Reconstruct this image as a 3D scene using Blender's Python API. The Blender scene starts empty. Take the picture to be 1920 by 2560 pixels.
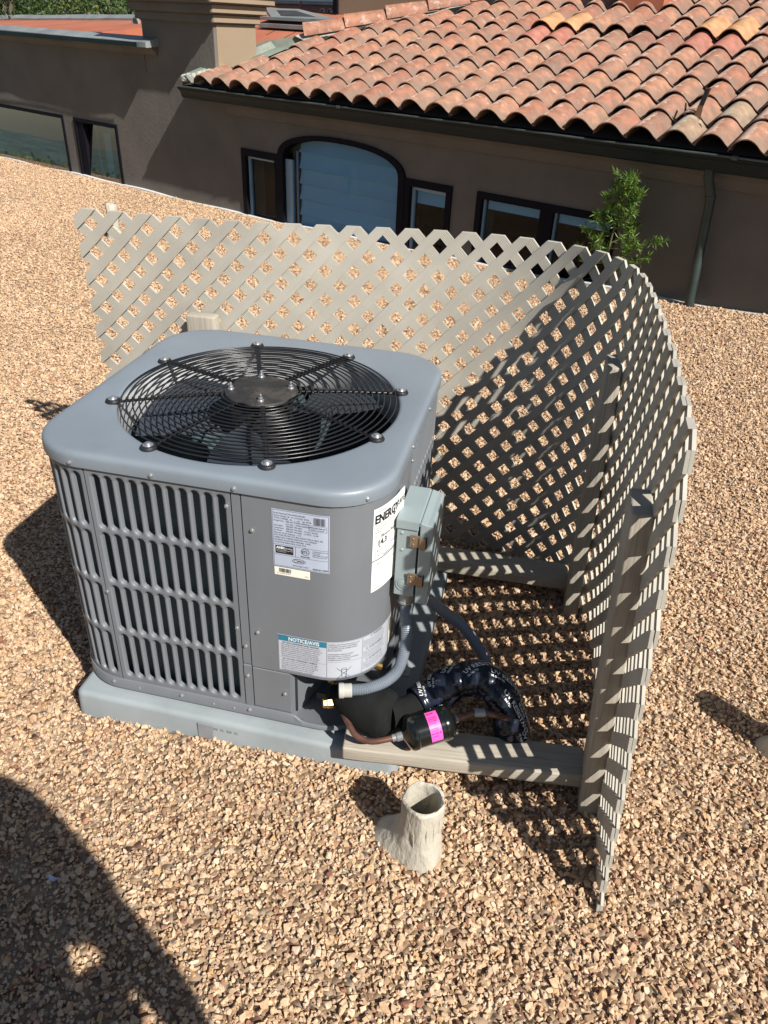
import bpy, bmesh, math, random
import numpy as np
from mathutils import Vector, Matrix
R_ = random.Random(7)
NP = np.random.default_rng(11)
PI = math.pi
sc = bpy.context.scene
COL = sc.collection

# ------------------------------------------------------------------ camera
cam = bpy.data.cameras.new('camera')
camo = bpy.data.objects.new('camera', cam)
COL.objects.link(camo)
CAM = np.array([0.599912, -1.507568, 0.70859])
def cam_axes(yaw, pitch, roll):
    F = np.array([-math.sin(yaw)*math.cos(pitch), math.cos(yaw)*math.cos(pitch), math.sin(pitch)])
    X = np.cross(F, [0, 0, 1]); X /= np.linalg.norm(X)
    U = np.cross(X, F)
    c, s = math.cos(roll), math.sin(roll)
    return c*X + s*U, -s*X + c*U, F
CX, CU, CF = cam_axes(0.1995, -0.5669, 0.0503)
M = Matrix.Identity(4)
for i in range(3):
    M[i][0] = CX[i]; M[i][1] = CU[i]; M[i][2] = -CF[i]; M[i][3] = CAM[i]
camo.matrix_world = M
cam.sensor_fit = 'HORIZONTAL'; cam.sensor_width = 36.0
cam.lens = 36.0*1915.0/1920.0
cam.clip_start = 0.02; cam.clip_end = 2000
sc.camera = camo

# ------------------------------------------------------------------ sky, sun, exposure
EL, AZ = math.radians(42.3), math.radians(-38.4)
w = bpy.data.worlds.new('World'); sc.world = w; w.use_nodes = True
nt = w.node_tree
bg = nt.nodes['Background']
sky = nt.nodes.new('ShaderNodeTexSky'); sky.sky_type = 'NISHITA'; sky.sun_disc = False
sky.sun_elevation = EL
sky.sun_rotation = math.radians(90) - AZ
sky.air_density = 1.0; sky.dust_density = 0.6; sky.ozone_density = 1.0
nt.links.new(sky.outputs[0], bg.inputs[0]); bg.inputs[1].default_value = 0.05
SUN = Vector((math.cos(EL)*math.cos(AZ), math.cos(EL)*math.sin(AZ), math.sin(EL)))
sl = bpy.data.lights.new('sun', 'SUN'); sl.energy = 5.0; sl.angle = math.radians(0.55); sl.color = (1.0, 0.955, 0.885)
so = bpy.data.objects.new('sun', sl); COL.objects.link(so)
so.rotation_euler = SUN.to_track_quat('Z', 'Y').to_euler(); so.location = SUN*20
sc.view_settings.view_transform = 'Standard'
sc.view_settings.look = 'None'
sc.view_settings.exposure = 0.62; sc.view_settings.gamma = 1.0
sc.view_settings.use_curve_mapping = False

# ------------------------------------------------------------------ helpers: objects
WM = {}
def thing(name, label, cat, loc=(0, 0, 0), group=None, kind=None):
    o = bpy.data.objects.new(name, None); COL.objects.link(o)
    o.empty_display_size = 0.1
    M = Matrix.Translation(Vector(loc)); o.matrix_basis = M; WM[o] = M
    tag(o, label, cat, group, kind)
    return o
def tag(o, label=None, cat=None, group=None, kind=None):
    if label: o['label'] = label
    if cat: o['category'] = cat
    if group: o['group'] = group
    if kind: o['kind'] = kind
    return o
def link(name, mesh, parent=None, M=None):
    o = bpy.data.objects.new(name, mesh); COL.objects.link(o)
    M = M if M is not None else Matrix.Identity(4)
    if parent is not None:
        o.parent = parent; o.matrix_parent_inverse = WM[parent].inverted()
    o.matrix_basis = M; WM[o] = M
    return o
def mesh_of(name, V, F, m=None, smooth=None, uv=None):
    me = bpy.data.meshes.new(name)
    me.from_pydata([tuple(map(float, v)) for v in V], [], [tuple(f) for f in F])
    if uv is not None:
        l = me.uv_layers.new(name='UVMap')
        for p in me.polygons:
            for li in p.loop_indices:
                l.data[li].uv = uv[me.loops[li].vertex_index]
    if m is not None: me.materials.append(m)
    if smooth is not None:
        me.polygons.foreach_set('use_smooth', [True]*len(me.polygons))
        me.set_sharp_from_angle(angle=math.radians(smooth))
    me.update()
    return me
class MB:
    """collects shapes, then links them as one mesh object"""
    def __init__(s): s.V = []; s.F = []
    def add(s, V, F):
        n = len(s.V); s.V += [tuple(map(float, v)) for v in V]; s.F += [tuple(i+n for i in f) for f in F]; return s
    def box(s, x0, x1, y0, y1, z0, z1, fr=None):
        P = [(x, y, z) for x in (x0, x1) for y in (y0, y1) for z in (z0, z1)]
        if fr: P = [fr(*p) for p in P]
        return s.add(P, [(0, 1, 3, 2), (4, 6, 7, 5), (0, 4, 5, 1), (2, 3, 7, 6), (0, 2, 6, 4), (1, 5, 7, 3)])
    def prism(s, poly, a0, a1, fr):
        """poly: list of (p,q); fr(p,q,a) gives the point"""
        n = len(poly)
        P = [fr(p, q, a0) for p, q in poly] + [fr(p, q, a1) for p, q in poly]
        F = [tuple(range(n))[::-1], tuple(range(n, 2*n))]
        F += [(i, (i+1) % n, n+(i+1) % n, n+i) for i in range(n)]
        return s.add(P, F)
    def lathe(s, prof, c=(0, 0, 0), n=24, ax=None, cap=True):
        """prof: list of (r,h) about ax (default +z) through c"""
        a = Vector(ax or (0, 0, 1)).normalized()
        u = a.orthogonal().normalized(); v = a.cross(u); c = Vector(c)
        P = []
        for r, h in prof:
            for k in range(n):
                t = 2*PI*k/n
                P.append(c + a*h + (u*math.cos(t) + v*math.sin(t))*r)
        F = []
        for i in range(len(prof)-1):
            for k in range(n):
                F.append((i*n+k, i*n+(k+1) % n, (i+1)*n+(k+1) % n, (i+1)*n+k))
        if cap:
            F.append(tuple(range(n))[::-1]); F.append(tuple((len(prof)-1)*n+k for k in range(n)))
        return s.add(P, F)
    def tube(s, pts, rad, n=8, cap=True):
        P, F, _ = tube_geo(pts, rad, n, cap); return s.add(P, F)
    def loops(s, loops, cap0=False, cap1=False, closed=True):
        n = len(loops[0]); P = [p for l in loops for p in l]; F = []
        for i in range(len(loops)-1):
            for k in range(n if closed else n-1):
                F.append((i*n+k, i*n+(k+1) % n, (i+1)*n+(k+1) % n, (i+1)*n+k))
        if cap0: F.append(tuple(range(n))[::-1])
        if cap1: F.append(tuple((len(loops)-1)*n+k for k in range(n)))
        return s.add(P, F)
    def build(s, name, m, parent=None, smooth=None, bevel=None, fix=True, bseg=2):
        me = mesh_of(name, s.V, s.F, m)
        if fix or bevel:
            bm = bmesh.new(); bm.from_mesh(me)
            if fix: bmesh.ops.recalc_face_normals(bm, faces=bm.faces)
            if bevel:
                es = [e for e in bm.edges if len(e.link_faces) == 2 and e.calc_face_angle(0) > 0.6]
                bmesh.ops.bevel(bm, geom=es, offset=bevel, segments=bseg, affect='EDGES', profile=0.5)
            bm.to_mesh(me); bm.free()
        if smooth is not None:
            me.polygons.foreach_set('use_smooth', [True]*len(me.polygons))
            me.set_sharp_from_angle(angle=math.radians(smooth))
        return link(name, me, parent)
def catmull(pts, m=8):
    P = [Vector(p) for p in pts]; out = []
    P = [P[0]*2-P[1]] + P + [P[-1]*2-P[-2]]
    for i in range(1, len(P)-2):
        for k in range(m):
            t = k/m; a, b, c, d = P[i-1:i+3]
            out.append(0.5*((2*b) + (c-a)*t + (2*a-5*b+4*c-d)*t*t + (3*b-a-3*c+d)*t**3))
    out.append(P[-2]); return out
def frames(pts):
    P = [Vector(p) for p in pts]; T = []
    for i in range(len(P)):
        T.append((P[min(i+1, len(P)-1)]-P[max(i-1, 0)]).normalized())
    u = T[0].orthogonal().normalized()
    up = Vector((0, 0, 1))
    if abs(T[0].dot(up)) < 0.95: u = (up-T[0]*up.dot(T[0])).normalized()
    out = []
    for t in T:
        u = (u-t*u.dot(t)).normalized(); out.append((t, u, t.cross(u)))
    return out
def tube_geo(pts, rad, n=8, cap=True):
    P = [Vector(p) for p in pts]
    if not hasattr(rad, '__len__'): rad = [rad]*len(P)
    fr = frames(P); V = []; F = []
    for p, (t, u, v), r in zip(P, fr, rad):
        for k in range(n):
            a = 2*PI*k/n; V.append(p + (u*math.cos(a)+v*math.sin(a))*r)
    for i in range(len(P)-1):
        for k in range(n):
            F.append((i*n+k, i*n+(k+1) % n, (i+1)*n+(k+1) % n, (i+1)*n+k))
    if cap:
        F.append(tuple(range(n))[::-1]); F.append(tuple((len(P)-1)*n+k for k in range(n)))
    return V, F, fr
_tc = {}
def text_geo(body, size, align='LEFT', bold=0.0):
    key = (body, size, align, bold)
    if key not in _tc:
        c = bpy.data.curves.new('txt', 'FONT'); c.body = body; c.size = size; c.align_x = align
        c.resolution_u = 2; c.offset = bold
        o = bpy.data.objects.new('txt', c); COL.objects.link(o)
        bpy.context.view_layer.update()
        dg = bpy.context.evaluated_depsgraph_get()
        me = bpy.data.meshes.new_from_object(o.evaluated_get(dg))
        V = [tuple(v.co) for v in me.vertices]; F = [tuple(p.vertices) for p in me.polygons]
        bpy.data.objects.remove(o); bpy.data.curves.remove(c); bpy.data.meshes.remove(me)
        _tc[key] = (V, F)
    return _tc[key]
def lettering(mb, body, size, f, align='LEFT', bold=0.0, sx=1.0):
    V, F = text_geo(body, size, align, bold)
    mb.add([f(v[0]*sx, v[1]) for v in V], F)

# ------------------------------------------------------------------ helpers: materials
def srgb(r, g, b):
    return tuple((c/255/12.92 if c/255 <= 0.04045 else ((c/255+0.055)/1.055)**2.4) for c in (r, g, b))
def new_mat(name):
    m = bpy.data.materials.new(name); m.use_nodes = True
    return m, m.node_tree, m.node_tree.nodes['Principled BSDF']
def nd(t, kind, **kw):
    n = t.nodes.new(kind)
    for k, v in kw.items():
        if k.startswith('i_'):
            n.inputs[int(k[2:]) if k[2:].isdigit() else k[2:].replace('_', ' ')].default_value = v
        else: setattr(n, k, v)
    return n
def mat(name, col, rough=0.6, metal=0.0, var=0.12, scale=8.0, bump=0.0, bscale=60.0, col2=None, spec=0.5, stretch=(1, 1, 1), dirt=None, obj_rand=0.0, detail=6.0, coat=0.0, bdist=0.004):
    """plain procedural surface: base colour varied by noise, optional second colour in patches, optional fine relief"""
    m, t, b = new_mat(name)
    L = t.links.new
    tc = nd(t, 'ShaderNodeTexCoord'); mp = nd(t, 'ShaderNodeMapping'); mp.inputs['Scale'].default_value = stretch
    L(tc.outputs['Object'], mp.inputs['Vector'])
    n1 = nd(t, 'ShaderNodeTexNoise', noise_dimensions='4D'); n1.inputs['Scale'].default_value = scale; n1.inputs['Detail'].default_value = detail
    L(mp.outputs[0], n1.inputs['Vector'])
    if obj_rand:
        oi = nd(t, 'ShaderNodeObjectInfo'); mm = nd(t, 'ShaderNodeMath', operation='MULTIPLY'); mm.inputs[1].default_value = 37.0
        L(oi.outputs['Random'], mm.inputs[0]); L(mm.outputs[0], n1.inputs['W'])
    rp = nd(t, 'ShaderNodeValToRGB')
    lo = tuple(max(0, c*(1-var)) for c in col); hi = tuple(min(1, c*(1+var)) for c in col)
    rp.color_ramp.elements[0].position = 0.3; rp.color_ramp.elements[0].color = (*lo, 1)
    rp.color_ramp.elements[1].position = 0.7; rp.color_ramp.elements[1].color = (*hi, 1)
    L(n1.outputs['Fac'], rp.inputs[0]); cur = rp.outputs[0]
    if obj_rand:
        hs = nd(t, 'ShaderNodeHueSaturation'); mr = nd(t, 'ShaderNodeMapRange'); mr.inputs[3].default_value = 1-obj_rand; mr.inputs[4].default_value = 1+obj_rand
        L(oi.outputs['Random'], mr.inputs[0]); L(mr.outputs[0], hs.inputs['Value']); L(cur, hs.inputs['Color']); cur = hs.outputs[0]
    if col2 is not None:
        n2 = nd(t, 'ShaderNodeTexNoise'); n2.inputs['Scale'].default_value = scale*0.35; n2.inputs['Detail'].default_value = 8; n2.inputs['Roughness'].default_value = 0.65
        L(mp.outputs[0], n2.inputs['Vector'])
        r2 = nd(t, 'ShaderNodeValToRGB'); r2.color_ramp.elements[0].position = 0.5; r2.color_ramp.elements[1].position = 0.68
        L(n2.outputs['Fac'], r2.inputs[0])
        mx = nd(t, 'ShaderNodeMix', data_type='RGBA'); L(r2.outputs[0], mx.inputs[0]); L(cur, mx.inputs[6]); mx.inputs[7].default_value = (*col2, 1); cur = mx.outputs[2]
    L(cur, b.inputs['Base Color'])
    b.inputs['Roughness'].default_value = rough; b.inputs['Metallic'].default_value = metal; b.inputs['Specular IOR Level'].default_value = spec
    if coat: b.inputs['Coat Weight'].default_value = coat; b.inputs['Coat Roughness'].default_value = 0.1
    if bump:
        n3 = nd(t, 'ShaderNodeTexNoise'); n3.inputs['Scale'].default_value = bscale; n3.inputs['Detail'].default_value = 5
        L(mp.outputs[0], n3.inputs['Vector'])
        bp = nd(t, 'ShaderNodeBump'); bp.inputs['Strength'].default_value = bump; bp.inputs['Distance'].default_value = bdist
        L(n3.outputs['Fac'], bp.inputs['Height']); L(bp.outputs[0], b.inputs['Normal'])
    return m

MT = {}
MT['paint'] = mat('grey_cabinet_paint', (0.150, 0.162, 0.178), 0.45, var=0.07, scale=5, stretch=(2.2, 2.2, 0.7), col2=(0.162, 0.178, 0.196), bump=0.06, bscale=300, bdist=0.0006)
MT['top'] = mat('sky_tinted_grey_paint', (0.176, 0.206, 0.238), 0.42, var=0.08, scale=5, bump=0.06, bscale=260, col2=(0.192, 0.226, 0.258), bdist=0.0006)  # cabinet grey with the sky's blue cast put into the colour
MT['black_wire'] = mat('black_coated_wire', (0.012, 0.012, 0.013), 0.28, var=0.2, scale=30)
MT['black'] = mat('black_rubber', (0.014, 0.014, 0.016), 0.5, var=0.2, scale=20)
MT['hub'] = mat('dusty_black_cap', (0.022, 0.021, 0.02), 0.6, var=0.3, scale=40, col2=(0.07, 0.06, 0.05), bump=0.2, bscale=200)
MT['dark'] = mat('dark_interior', (0.018, 0.02, 0.023), 0.7, var=0.2, scale=10)
MT['zinc'] = mat('zinc_plated_steel', (0.58, 0.59, 0.6), 0.36, 0.85, var=0.1, scale=40)
MT['steel'] = mat('galvanised_sheet', (0.36, 0.37, 0.37), 0.38, 0.6, var=0.12, scale=12)
MT['fan'] = mat('dark_fan_blade', (0.03, 0.038, 0.05), 0.5, var=0.1, scale=6)
MT['shroud'] = mat('light_grey_shroud', (0.5, 0.51, 0.52), 0.4, var=0.08, scale=6)
MT['box'] = mat('pale_grey_enclosure_paint', (0.255, 0.308, 0.318), 0.4, var=0.05, scale=9, bump=0.04, bscale=300, bdist=0.0006)
MT['hasp'] = mat('bronze_hasp', (0.30, 0.22, 0.15), 0.38, 0.6, var=0.15, scale=30)
MT['conduit'] = mat('grey_conduit', (0.16, 0.185, 0.22), 0.36, var=0.08, scale=20)
MT['conn'] = mat('pale_plastic_fitting', (0.40, 0.39, 0.36), 0.45, var=0.06, scale=20)
MT['foam'] = mat('black_pipe_foam', (0.009, 0.010, 0.0098), 0.9, spec=0.2, var=0.25, scale=30, bump=0.35, bscale=130, bdist=0.002)
MT['tape'] = mat('shiny_black_tape', (0.01, 0.013, 0.024), 0.17, var=0.4, scale=14, bump=0.4, bscale=22, bdist=0.008)
MT['copper'] = mat('oxidised_copper', (0.17, 0.085, 0.062), 0.36, 0.5, var=0.35, scale=40)
MT['brass'] = mat('brass', (0.50, 0.32, 0.09), 0.3, 0.9, var=0.1, scale=30)
MT['gloss_black'] = mat('glossy_black_enamel', (0.006, 0.008, 0.007), 0.13, var=0.2, scale=20, coat=0.3)
MT['pink'] = mat('pink_label', (0.9, 0.10, 0.46), 0.4, var=0.03, scale=20)
MT['ink'] = mat('black_print', (0.015, 0.015, 0.018), 0.5, var=0.05)
MT['ink_grey'] = mat('grey_print', (0.09, 0.09, 0.11), 0.5, var=0.05)
MT['white_ink'] = mat('white_print', (0.7, 0.72, 0.74), 0.5, var=0.05)
MT['label_blue'] = mat('silver_data_label', (0.40, 0.45, 0.55), 0.35, var=0.04, scale=10)
MT['label_white'] = mat('white_label', (0.78, 0.78, 0.74), 0.4, var=0.03, scale=10)
MT['label_cream'] = mat('cream_label', (0.78, 0.76, 0.66), 0.4, var=0.03, scale=10)
MT['label_pale'] = mat('pale_notice_label', (0.43, 0.455, 0.51), 0.34, var=0.04, scale=10)
MT['teal'] = mat('teal_print', (0.02, 0.17, 0.26), 0.4, var=0.05)
MT['pad'] = mat('grey_plastic_pad', (0.245, 0.275, 0.285), 0.55, var=0.12, scale=7, col2=(0.30, 0.33, 0.345), bump=0.1, bscale=120, bdist=0.001)
MT['mastic'] = mat('cream_pipe_mastic', (0.43, 0.40, 0.33), 0.7, var=0.16, scale=14, col2=(0.52, 0.49, 0.41), bump=1.0, bscale=34, stretch=(1, 1, 0.4), bdist=0.012)
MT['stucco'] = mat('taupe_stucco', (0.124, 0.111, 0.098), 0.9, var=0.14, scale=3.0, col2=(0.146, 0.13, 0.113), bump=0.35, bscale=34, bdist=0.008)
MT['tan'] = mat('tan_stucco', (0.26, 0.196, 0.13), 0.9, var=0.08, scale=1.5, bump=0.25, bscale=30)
MT['orange'] = mat('orange_roof_coating', (0.35, 0.112, 0.060), 0.75, var=0.16, scale=2.5, col2=(0.39, 0.14, 0.082), bump=0.2, bscale=20)
MT['coping'] = mat('weathered_metal_coping', (0.23, 0.25, 0.25), 0.5, 0.2, var=0.2, scale=5, col2=(0.3, 0.32, 0.31), bump=0.15, bscale=12, bdist=0.01)
MT['verdigris'] = mat('verdigris_flashing', (0.17, 0.185, 0.155), 0.6, 0.1, var=0.25, scale=7, col2=(0.22, 0.29, 0.22), bump=0.25, bscale=20, bdist=0.01)
MT['gutter'] = mat('dark_green_gutter', (0.008, 0.016, 0.019), 0.5, 0.0, var=0.25, scale=5, spec=0.2)
MT['gutter_lip'] = mat('worn_gutter_lip', (0.075, 0.095, 0.09), 0.4, 0.3, var=0.3, scale=8)
MT['frame'] = mat('black_window_frame', (0.005, 0.005, 0.009), 0.7, var=0.15, scale=8, spec=0.12)
MT['stile'] = mat('pale_blue_sash', (0.22, 0.33, 0.42), 0.5, var=0.06, scale=8)
MT['blind'] = mat('skylight_blue_blind', (0.46, 0.58, 0.66), 0.8, var=0.05, scale=5)  # white fabric, blue skylight of the shaded wall mixed into its colour
MT['interior'] = mat('dark_room', (0.016, 0.026, 0.036), 0.8, var=0.2, scale=2)
MT['teal_backing'] = mat('teal_reflection_backing', (0.10, 0.20, 0.22), 0.8, var=0.2, scale=2)  # added panel behind the left panes, coloured like the reflected hill and sky
MT['membrane'] = mat('dark_roof_membrane', (0.035, 0.037, 0.042), 0.7, var=0.25, scale=6, bump=0.3, bscale=14)
MT['white_flash'] = mat('white_edge_flashing', (0.62, 0.62, 0.6), 0.5, var=0.1, scale=8)
MT['rust'] = mat('rusty_strap', (0.24, 0.14, 0.08), 0.5, 0.5, var=0.3, scale=30)
MT['mortar'] = mat('grey_mortar', (0.36, 0.35, 0.31), 0.9, var=0.2, scale=20, bump=0.8, bscale=30, bdist=0.02)

# wood: grain follows the long axis (UV.v)
def wood_mat(name, col, dark, grooves=0.0, rough=0.75):
    m, t, b = new_mat(name); L = t.links.new
    uv = nd(t, 'ShaderNodeUVMap'); uv.uv_map = 'UVMap'
    mp = nd(t, 'ShaderNodeMapping'); mp.inputs['Scale'].default_value = (26, 1.6, 1); L(uv.outputs[0], mp.inputs[0])
    oi = nd(t, 'ShaderNodeObjectInfo')
    add = nd(t, 'ShaderNodeVectorMath', operation='ADD'); mul = nd(t, 'ShaderNodeVectorMath', operation='SCALE'); mul.inputs[0].default_value = (13.7, 31.1, 0)
    L(oi.outputs['Random'], mul.inputs['Scale']); L(mp.outputs[0], add.inputs[0]); L(mul.outputs[0], add.inputs[1])
    n1 = nd(t, 'ShaderNodeTexNoise'); n1.inputs['Scale'].default_value = 3.0; n1.inputs['Detail'].default_value = 8; n1.inputs['Roughness'].default_value = 0.6; n1.inputs['Distortion'].default_value = 0.4
    L(add.outputs[0], n1.inputs['Vector'])
    rp = nd(t, 'ShaderNodeValToRGB'); rp.color_ramp.elements[0].position = 0.28; rp.color_ramp.elements[0].color = (*dark, 1); rp.color_ramp.elements[1].position = 0.55; rp.color_ramp.elements[1].color = (*col, 1)
    L(n1.outputs['Fac'], rp.inputs[0])
    tc = nd(t, 'ShaderNodeTexCoord'); n2 = nd(t, 'ShaderNodeTexNoise'); n2.inputs['Scale'].default_value = 7; n2.inputs['Detail'].default_value = 5
    L(tc.outputs['Object'], n2.inputs['Vector'])
    mr = nd(t, 'ShaderNodeMapRange'); mr.inputs[1].default_value = 0.3; mr.inputs[2].default_value = 0.7; mr.inputs[3].default_value = 0.86; mr.inputs[4].default_value = 1.08; L(n2.outputs['Fac'], mr.inputs[0])
    hs = nd(t, 'ShaderNodeHueSaturation'); L(mr.outputs[0], hs.inputs['Value']); L(rp.outputs[0], hs.inputs['Color'])
    L(hs.outputs[0], b.inputs['Base Color']); b.inputs['Roughness'].default_value = rough; b.inputs['Specular IOR Level'].default_value = 0.3
    bp = nd(t, 'ShaderNodeBump'); bp.inputs['Strength'].default_value = 0.5; bp.inputs['Distance'].default_value = 0.0012
    h = n1.outputs['Fac']
    if grooves:
        sx = nd(t, 'ShaderNodeSeparateXYZ'); L(uv.outputs[0], sx.inputs[0])
        m1 = nd(t, 'ShaderNodeMath', operation='MULTIPLY'); m1.inputs[1].default_value = grooves*2*PI; L(sx.outputs[0], m1.inputs[0])
        m2 = nd(t, 'ShaderNodeMath', operation='SINE'); L(m1.outputs[0], m2.inputs[0])
        m3 = nd(t, 'ShaderNodeMath', operation='SMOOTH_MAX'); m3.inputs[1].default_value = -0.2; m3.inputs[2].default_value = 0.4; L(m2.outputs[0], m3.inputs[0])
        m4 = nd(t, 'ShaderNodeMath', operation='MULTIPLY_ADD'); m4.inputs[1].default_value = 1.1; L(m3.outputs[0], m4.inputs[0]); L(n1.outputs['Fac'], m4.inputs[2]); h = m4.outputs[0]
    L(h, bp.inputs['Height']); L(bp.outputs[0], b.inputs['Normal'])
    return m
MT['slat'] = wood_mat('beige_painted_lattice', (0.445, 0.418, 0.36), (0.37, 0.345, 0.295))
MT['slat_groove'] = wood_mat('beige_grooved_lattice', (0.46, 0.43, 0.365), (0.38, 0.35, 0.30), grooves=6.0)
MT['timber'] = wood_mat('weathered_painted_timber', (0.41, 0.37, 0.305), (0.27, 0.24, 0.19))

# roof tiles: terracotta, each tile its own tone, pale bloom in patches
def tile_mat(name, cols, bloom=(0.55, 0.385, 0.305), blo=0.45, bhi=0.53, dirt=0.72, banded=True):
    m, t, b = new_mat(name); L = t.links.new
    oi = nd(t, 'ShaderNodeObjectInfo'); tc = nd(t, 'ShaderNodeTexCoord')
    mul = nd(t, 'ShaderNodeVectorMath', operation='SCALE'); mul.inputs[0].default_value = (17.3, 9.1, 23.7); L(oi.outputs['Random'], mul.inputs['Scale'])
    add = nd(t, 'ShaderNodeVectorMath', operation='ADD'); L(tc.outputs['Object'], add.inputs[0]); L(mul.outputs[0], add.inputs[1])
    rp = nd(t, 'ShaderNodeValToRGB'); e = rp.color_ramp.elements
    while len(e) < len(cols): e.new(0.5)
    for i, c in enumerate(cols): e[i].position = i/(len(cols)-1); e[i].color = (*c, 1)
    L(oi.outputs['Random'], rp.inputs[0])
    n0 = nd(t, 'ShaderNodeTexNoise'); n0.inputs['Scale'].default_value = 16; n0.inputs['Detail'].default_value = 6; L(add.outputs[0], n0.inputs['Vector'])
    mr = nd(t, 'ShaderNodeMapRange'); mr.inputs[1].default_value = 0.3; mr.inputs[2].default_value = 0.7; mr.inputs[3].default_value = 0.72; mr.inputs[4].default_value = 1.2; L(n0.outputs['Fac'], mr.inputs[0])
    hs = nd(t, 'ShaderNodeHueSaturation'); L(mr.outputs[0], hs.inputs['Value']); L(rp.outputs[0], hs.inputs['Color'])
    # lime bloom runs along the crown of each tile, dirt sits in its pan and along its exposed end
    sx = nd(t, 'ShaderNodeSeparateXYZ'); L(tc.outputs['Object'], sx.inputs[0])
    def band(src, c, wdt, lo, hi):
        q = nd(t, 'ShaderNodeMath', operation='SUBTRACT'); q.inputs[1].default_value = c; L(src, q.inputs[0])
        q2 = nd(t, 'ShaderNodeMath', operation='ABSOLUTE'); L(q.outputs[0], q2.inputs[0])
        q3 = nd(t, 'ShaderNodeMapRange'); q3.inputs[1].default_value = 0; q3.inputs[2].default_value = wdt; q3.inputs[3].default_value = lo; q3.inputs[4].default_value = hi; L(q2.outputs[0], q3.inputs[0]); return q3.outputs[0]
    def madd(a_, k_, b_):
        if not banded: return b_
        q = nd(t, 'ShaderNodeMath', operation='MULTIPLY_ADD'); L(a_, q.inputs[0]); q.inputs[1].default_value = k_; L(b_, q.inputs[2]); return q.outputs[0]
    n1 = nd(t, 'ShaderNodeTexNoise'); n1.inputs['Scale'].default_value = 17; n1.inputs['Detail'].default_value = 9; n1.inputs['Roughness'].default_value = 0.65; n1.inputs['Distortion'].default_value = 0.5; L(add.outputs[0], n1.inputs['Vector'])
    f1 = madd(band(sx.outputs['X'], -0.018, 0.05, 0.13, -0.16), 1.0, n1.outputs['Fac'])
    r2 = nd(t, 'ShaderNodeValToRGB'); r2.color_ramp.elements[0].position = blo; r2.color_ramp.elements[1].position = bhi; L(f1, r2.inputs[0])
    mx = nd(t, 'ShaderNodeMix', data_type='RGBA'); mm = nd(t, 'ShaderNodeMath', operation='MULTIPLY'); mm.inputs[1].default_value = 0.88; L(r2.outputs[0], mm.inputs[0]); L(mm.outputs[0], mx.inputs[0]); L(hs.outputs[0], mx.inputs[6]); mx.inputs[7].default_value = (*bloom, 1)
    n2 = nd(t, 'ShaderNodeTexNoise'); n2.inputs['Scale'].default_value = 9; n2.inputs['Detail'].default_value = 9; n2.inputs['Roughness'].default_value = 0.6; L(add.outputs[0], n2.inputs['Vector'])
    f2 = madd(band(sx.outputs['X'], 0.0, 0.12, -0.14, 0.20), 1.0, n2.outputs['Fac'])
    f2 = madd(band(sx.outputs['Y'], 0.0, 0.09, 0.13, -0.02), 1.0, f2)
    r3 = nd(t, 'ShaderNodeValToRGB'); r3.color_ramp.elements[0].position = 0.50; r3.color_ramp.elements[1].position = 0.72; L(f2, r3.inputs[0])
    m2 = nd(t, 'ShaderNodeMix', data_type='RGBA'); mm2 = nd(t, 'ShaderNodeMath', operation='MULTIPLY'); mm2.inputs[1].default_value = dirt; L(r3.outputs[0], mm2.inputs[0]); L(mm2.outputs[0], m2.inputs[0]); L(mx.outputs[2], m2.inputs[6]); m2.inputs[7].default_value = (0.165, 0.125, 0.095, 1)
    L(m2.outputs[2], b.inputs['Base Color']); b.inputs['Roughness'].default_value = 0.62; b.inputs['Specular IOR Level'].default_value = 0.5
    bp = nd(t, 'ShaderNodeBump'); bp.inputs['Strength'].default_value = 0.3; bp.inputs['Distance'].default_value = 0.004; L(n0.outputs['Fac'], bp.inputs['Height']); L(bp.outputs[0], b.inputs['Normal'])
    return m
MT['tile'] = tile_mat('weathered_terracotta', [(0.27, 0.115, 0.075), (0.33, 0.148, 0.092), (0.28, 0.142, 0.095), (0.36, 0.178, 0.108), (0.33, 0.18, 0.118), (0.25, 0.12, 0.082)])
MT['tile_ridge'] = tile_mat('ridge_terracotta', [(0.31, 0.135, 0.085), (0.36, 0.165, 0.10), (0.30, 0.145, 0.095)], blo=0.54, bhi=0.66, dirt=0.5, banded=False)
MT['tile_rose'] = tile_mat('rose_terracotta', [(0.37, 0.15, 0.11), (0.36, 0.14, 0.10)], blo=0.66, bhi=0.8, dirt=0.3)
MT['tile_tan'] = tile_mat('new_tan_tile', [(0.47, 0.25, 0.12), (0.45, 0.24, 0.115)], bloom=(0.6, 0.36, 0.18), blo=0.66, bhi=0.8, dirt=0.15)
MT['tile_grey'] = tile_mat('lichened_tile', [(0.30, 0.20, 0.13), (0.33, 0.23, 0.15)], bloom=(0.40, 0.36, 0.28))

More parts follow.
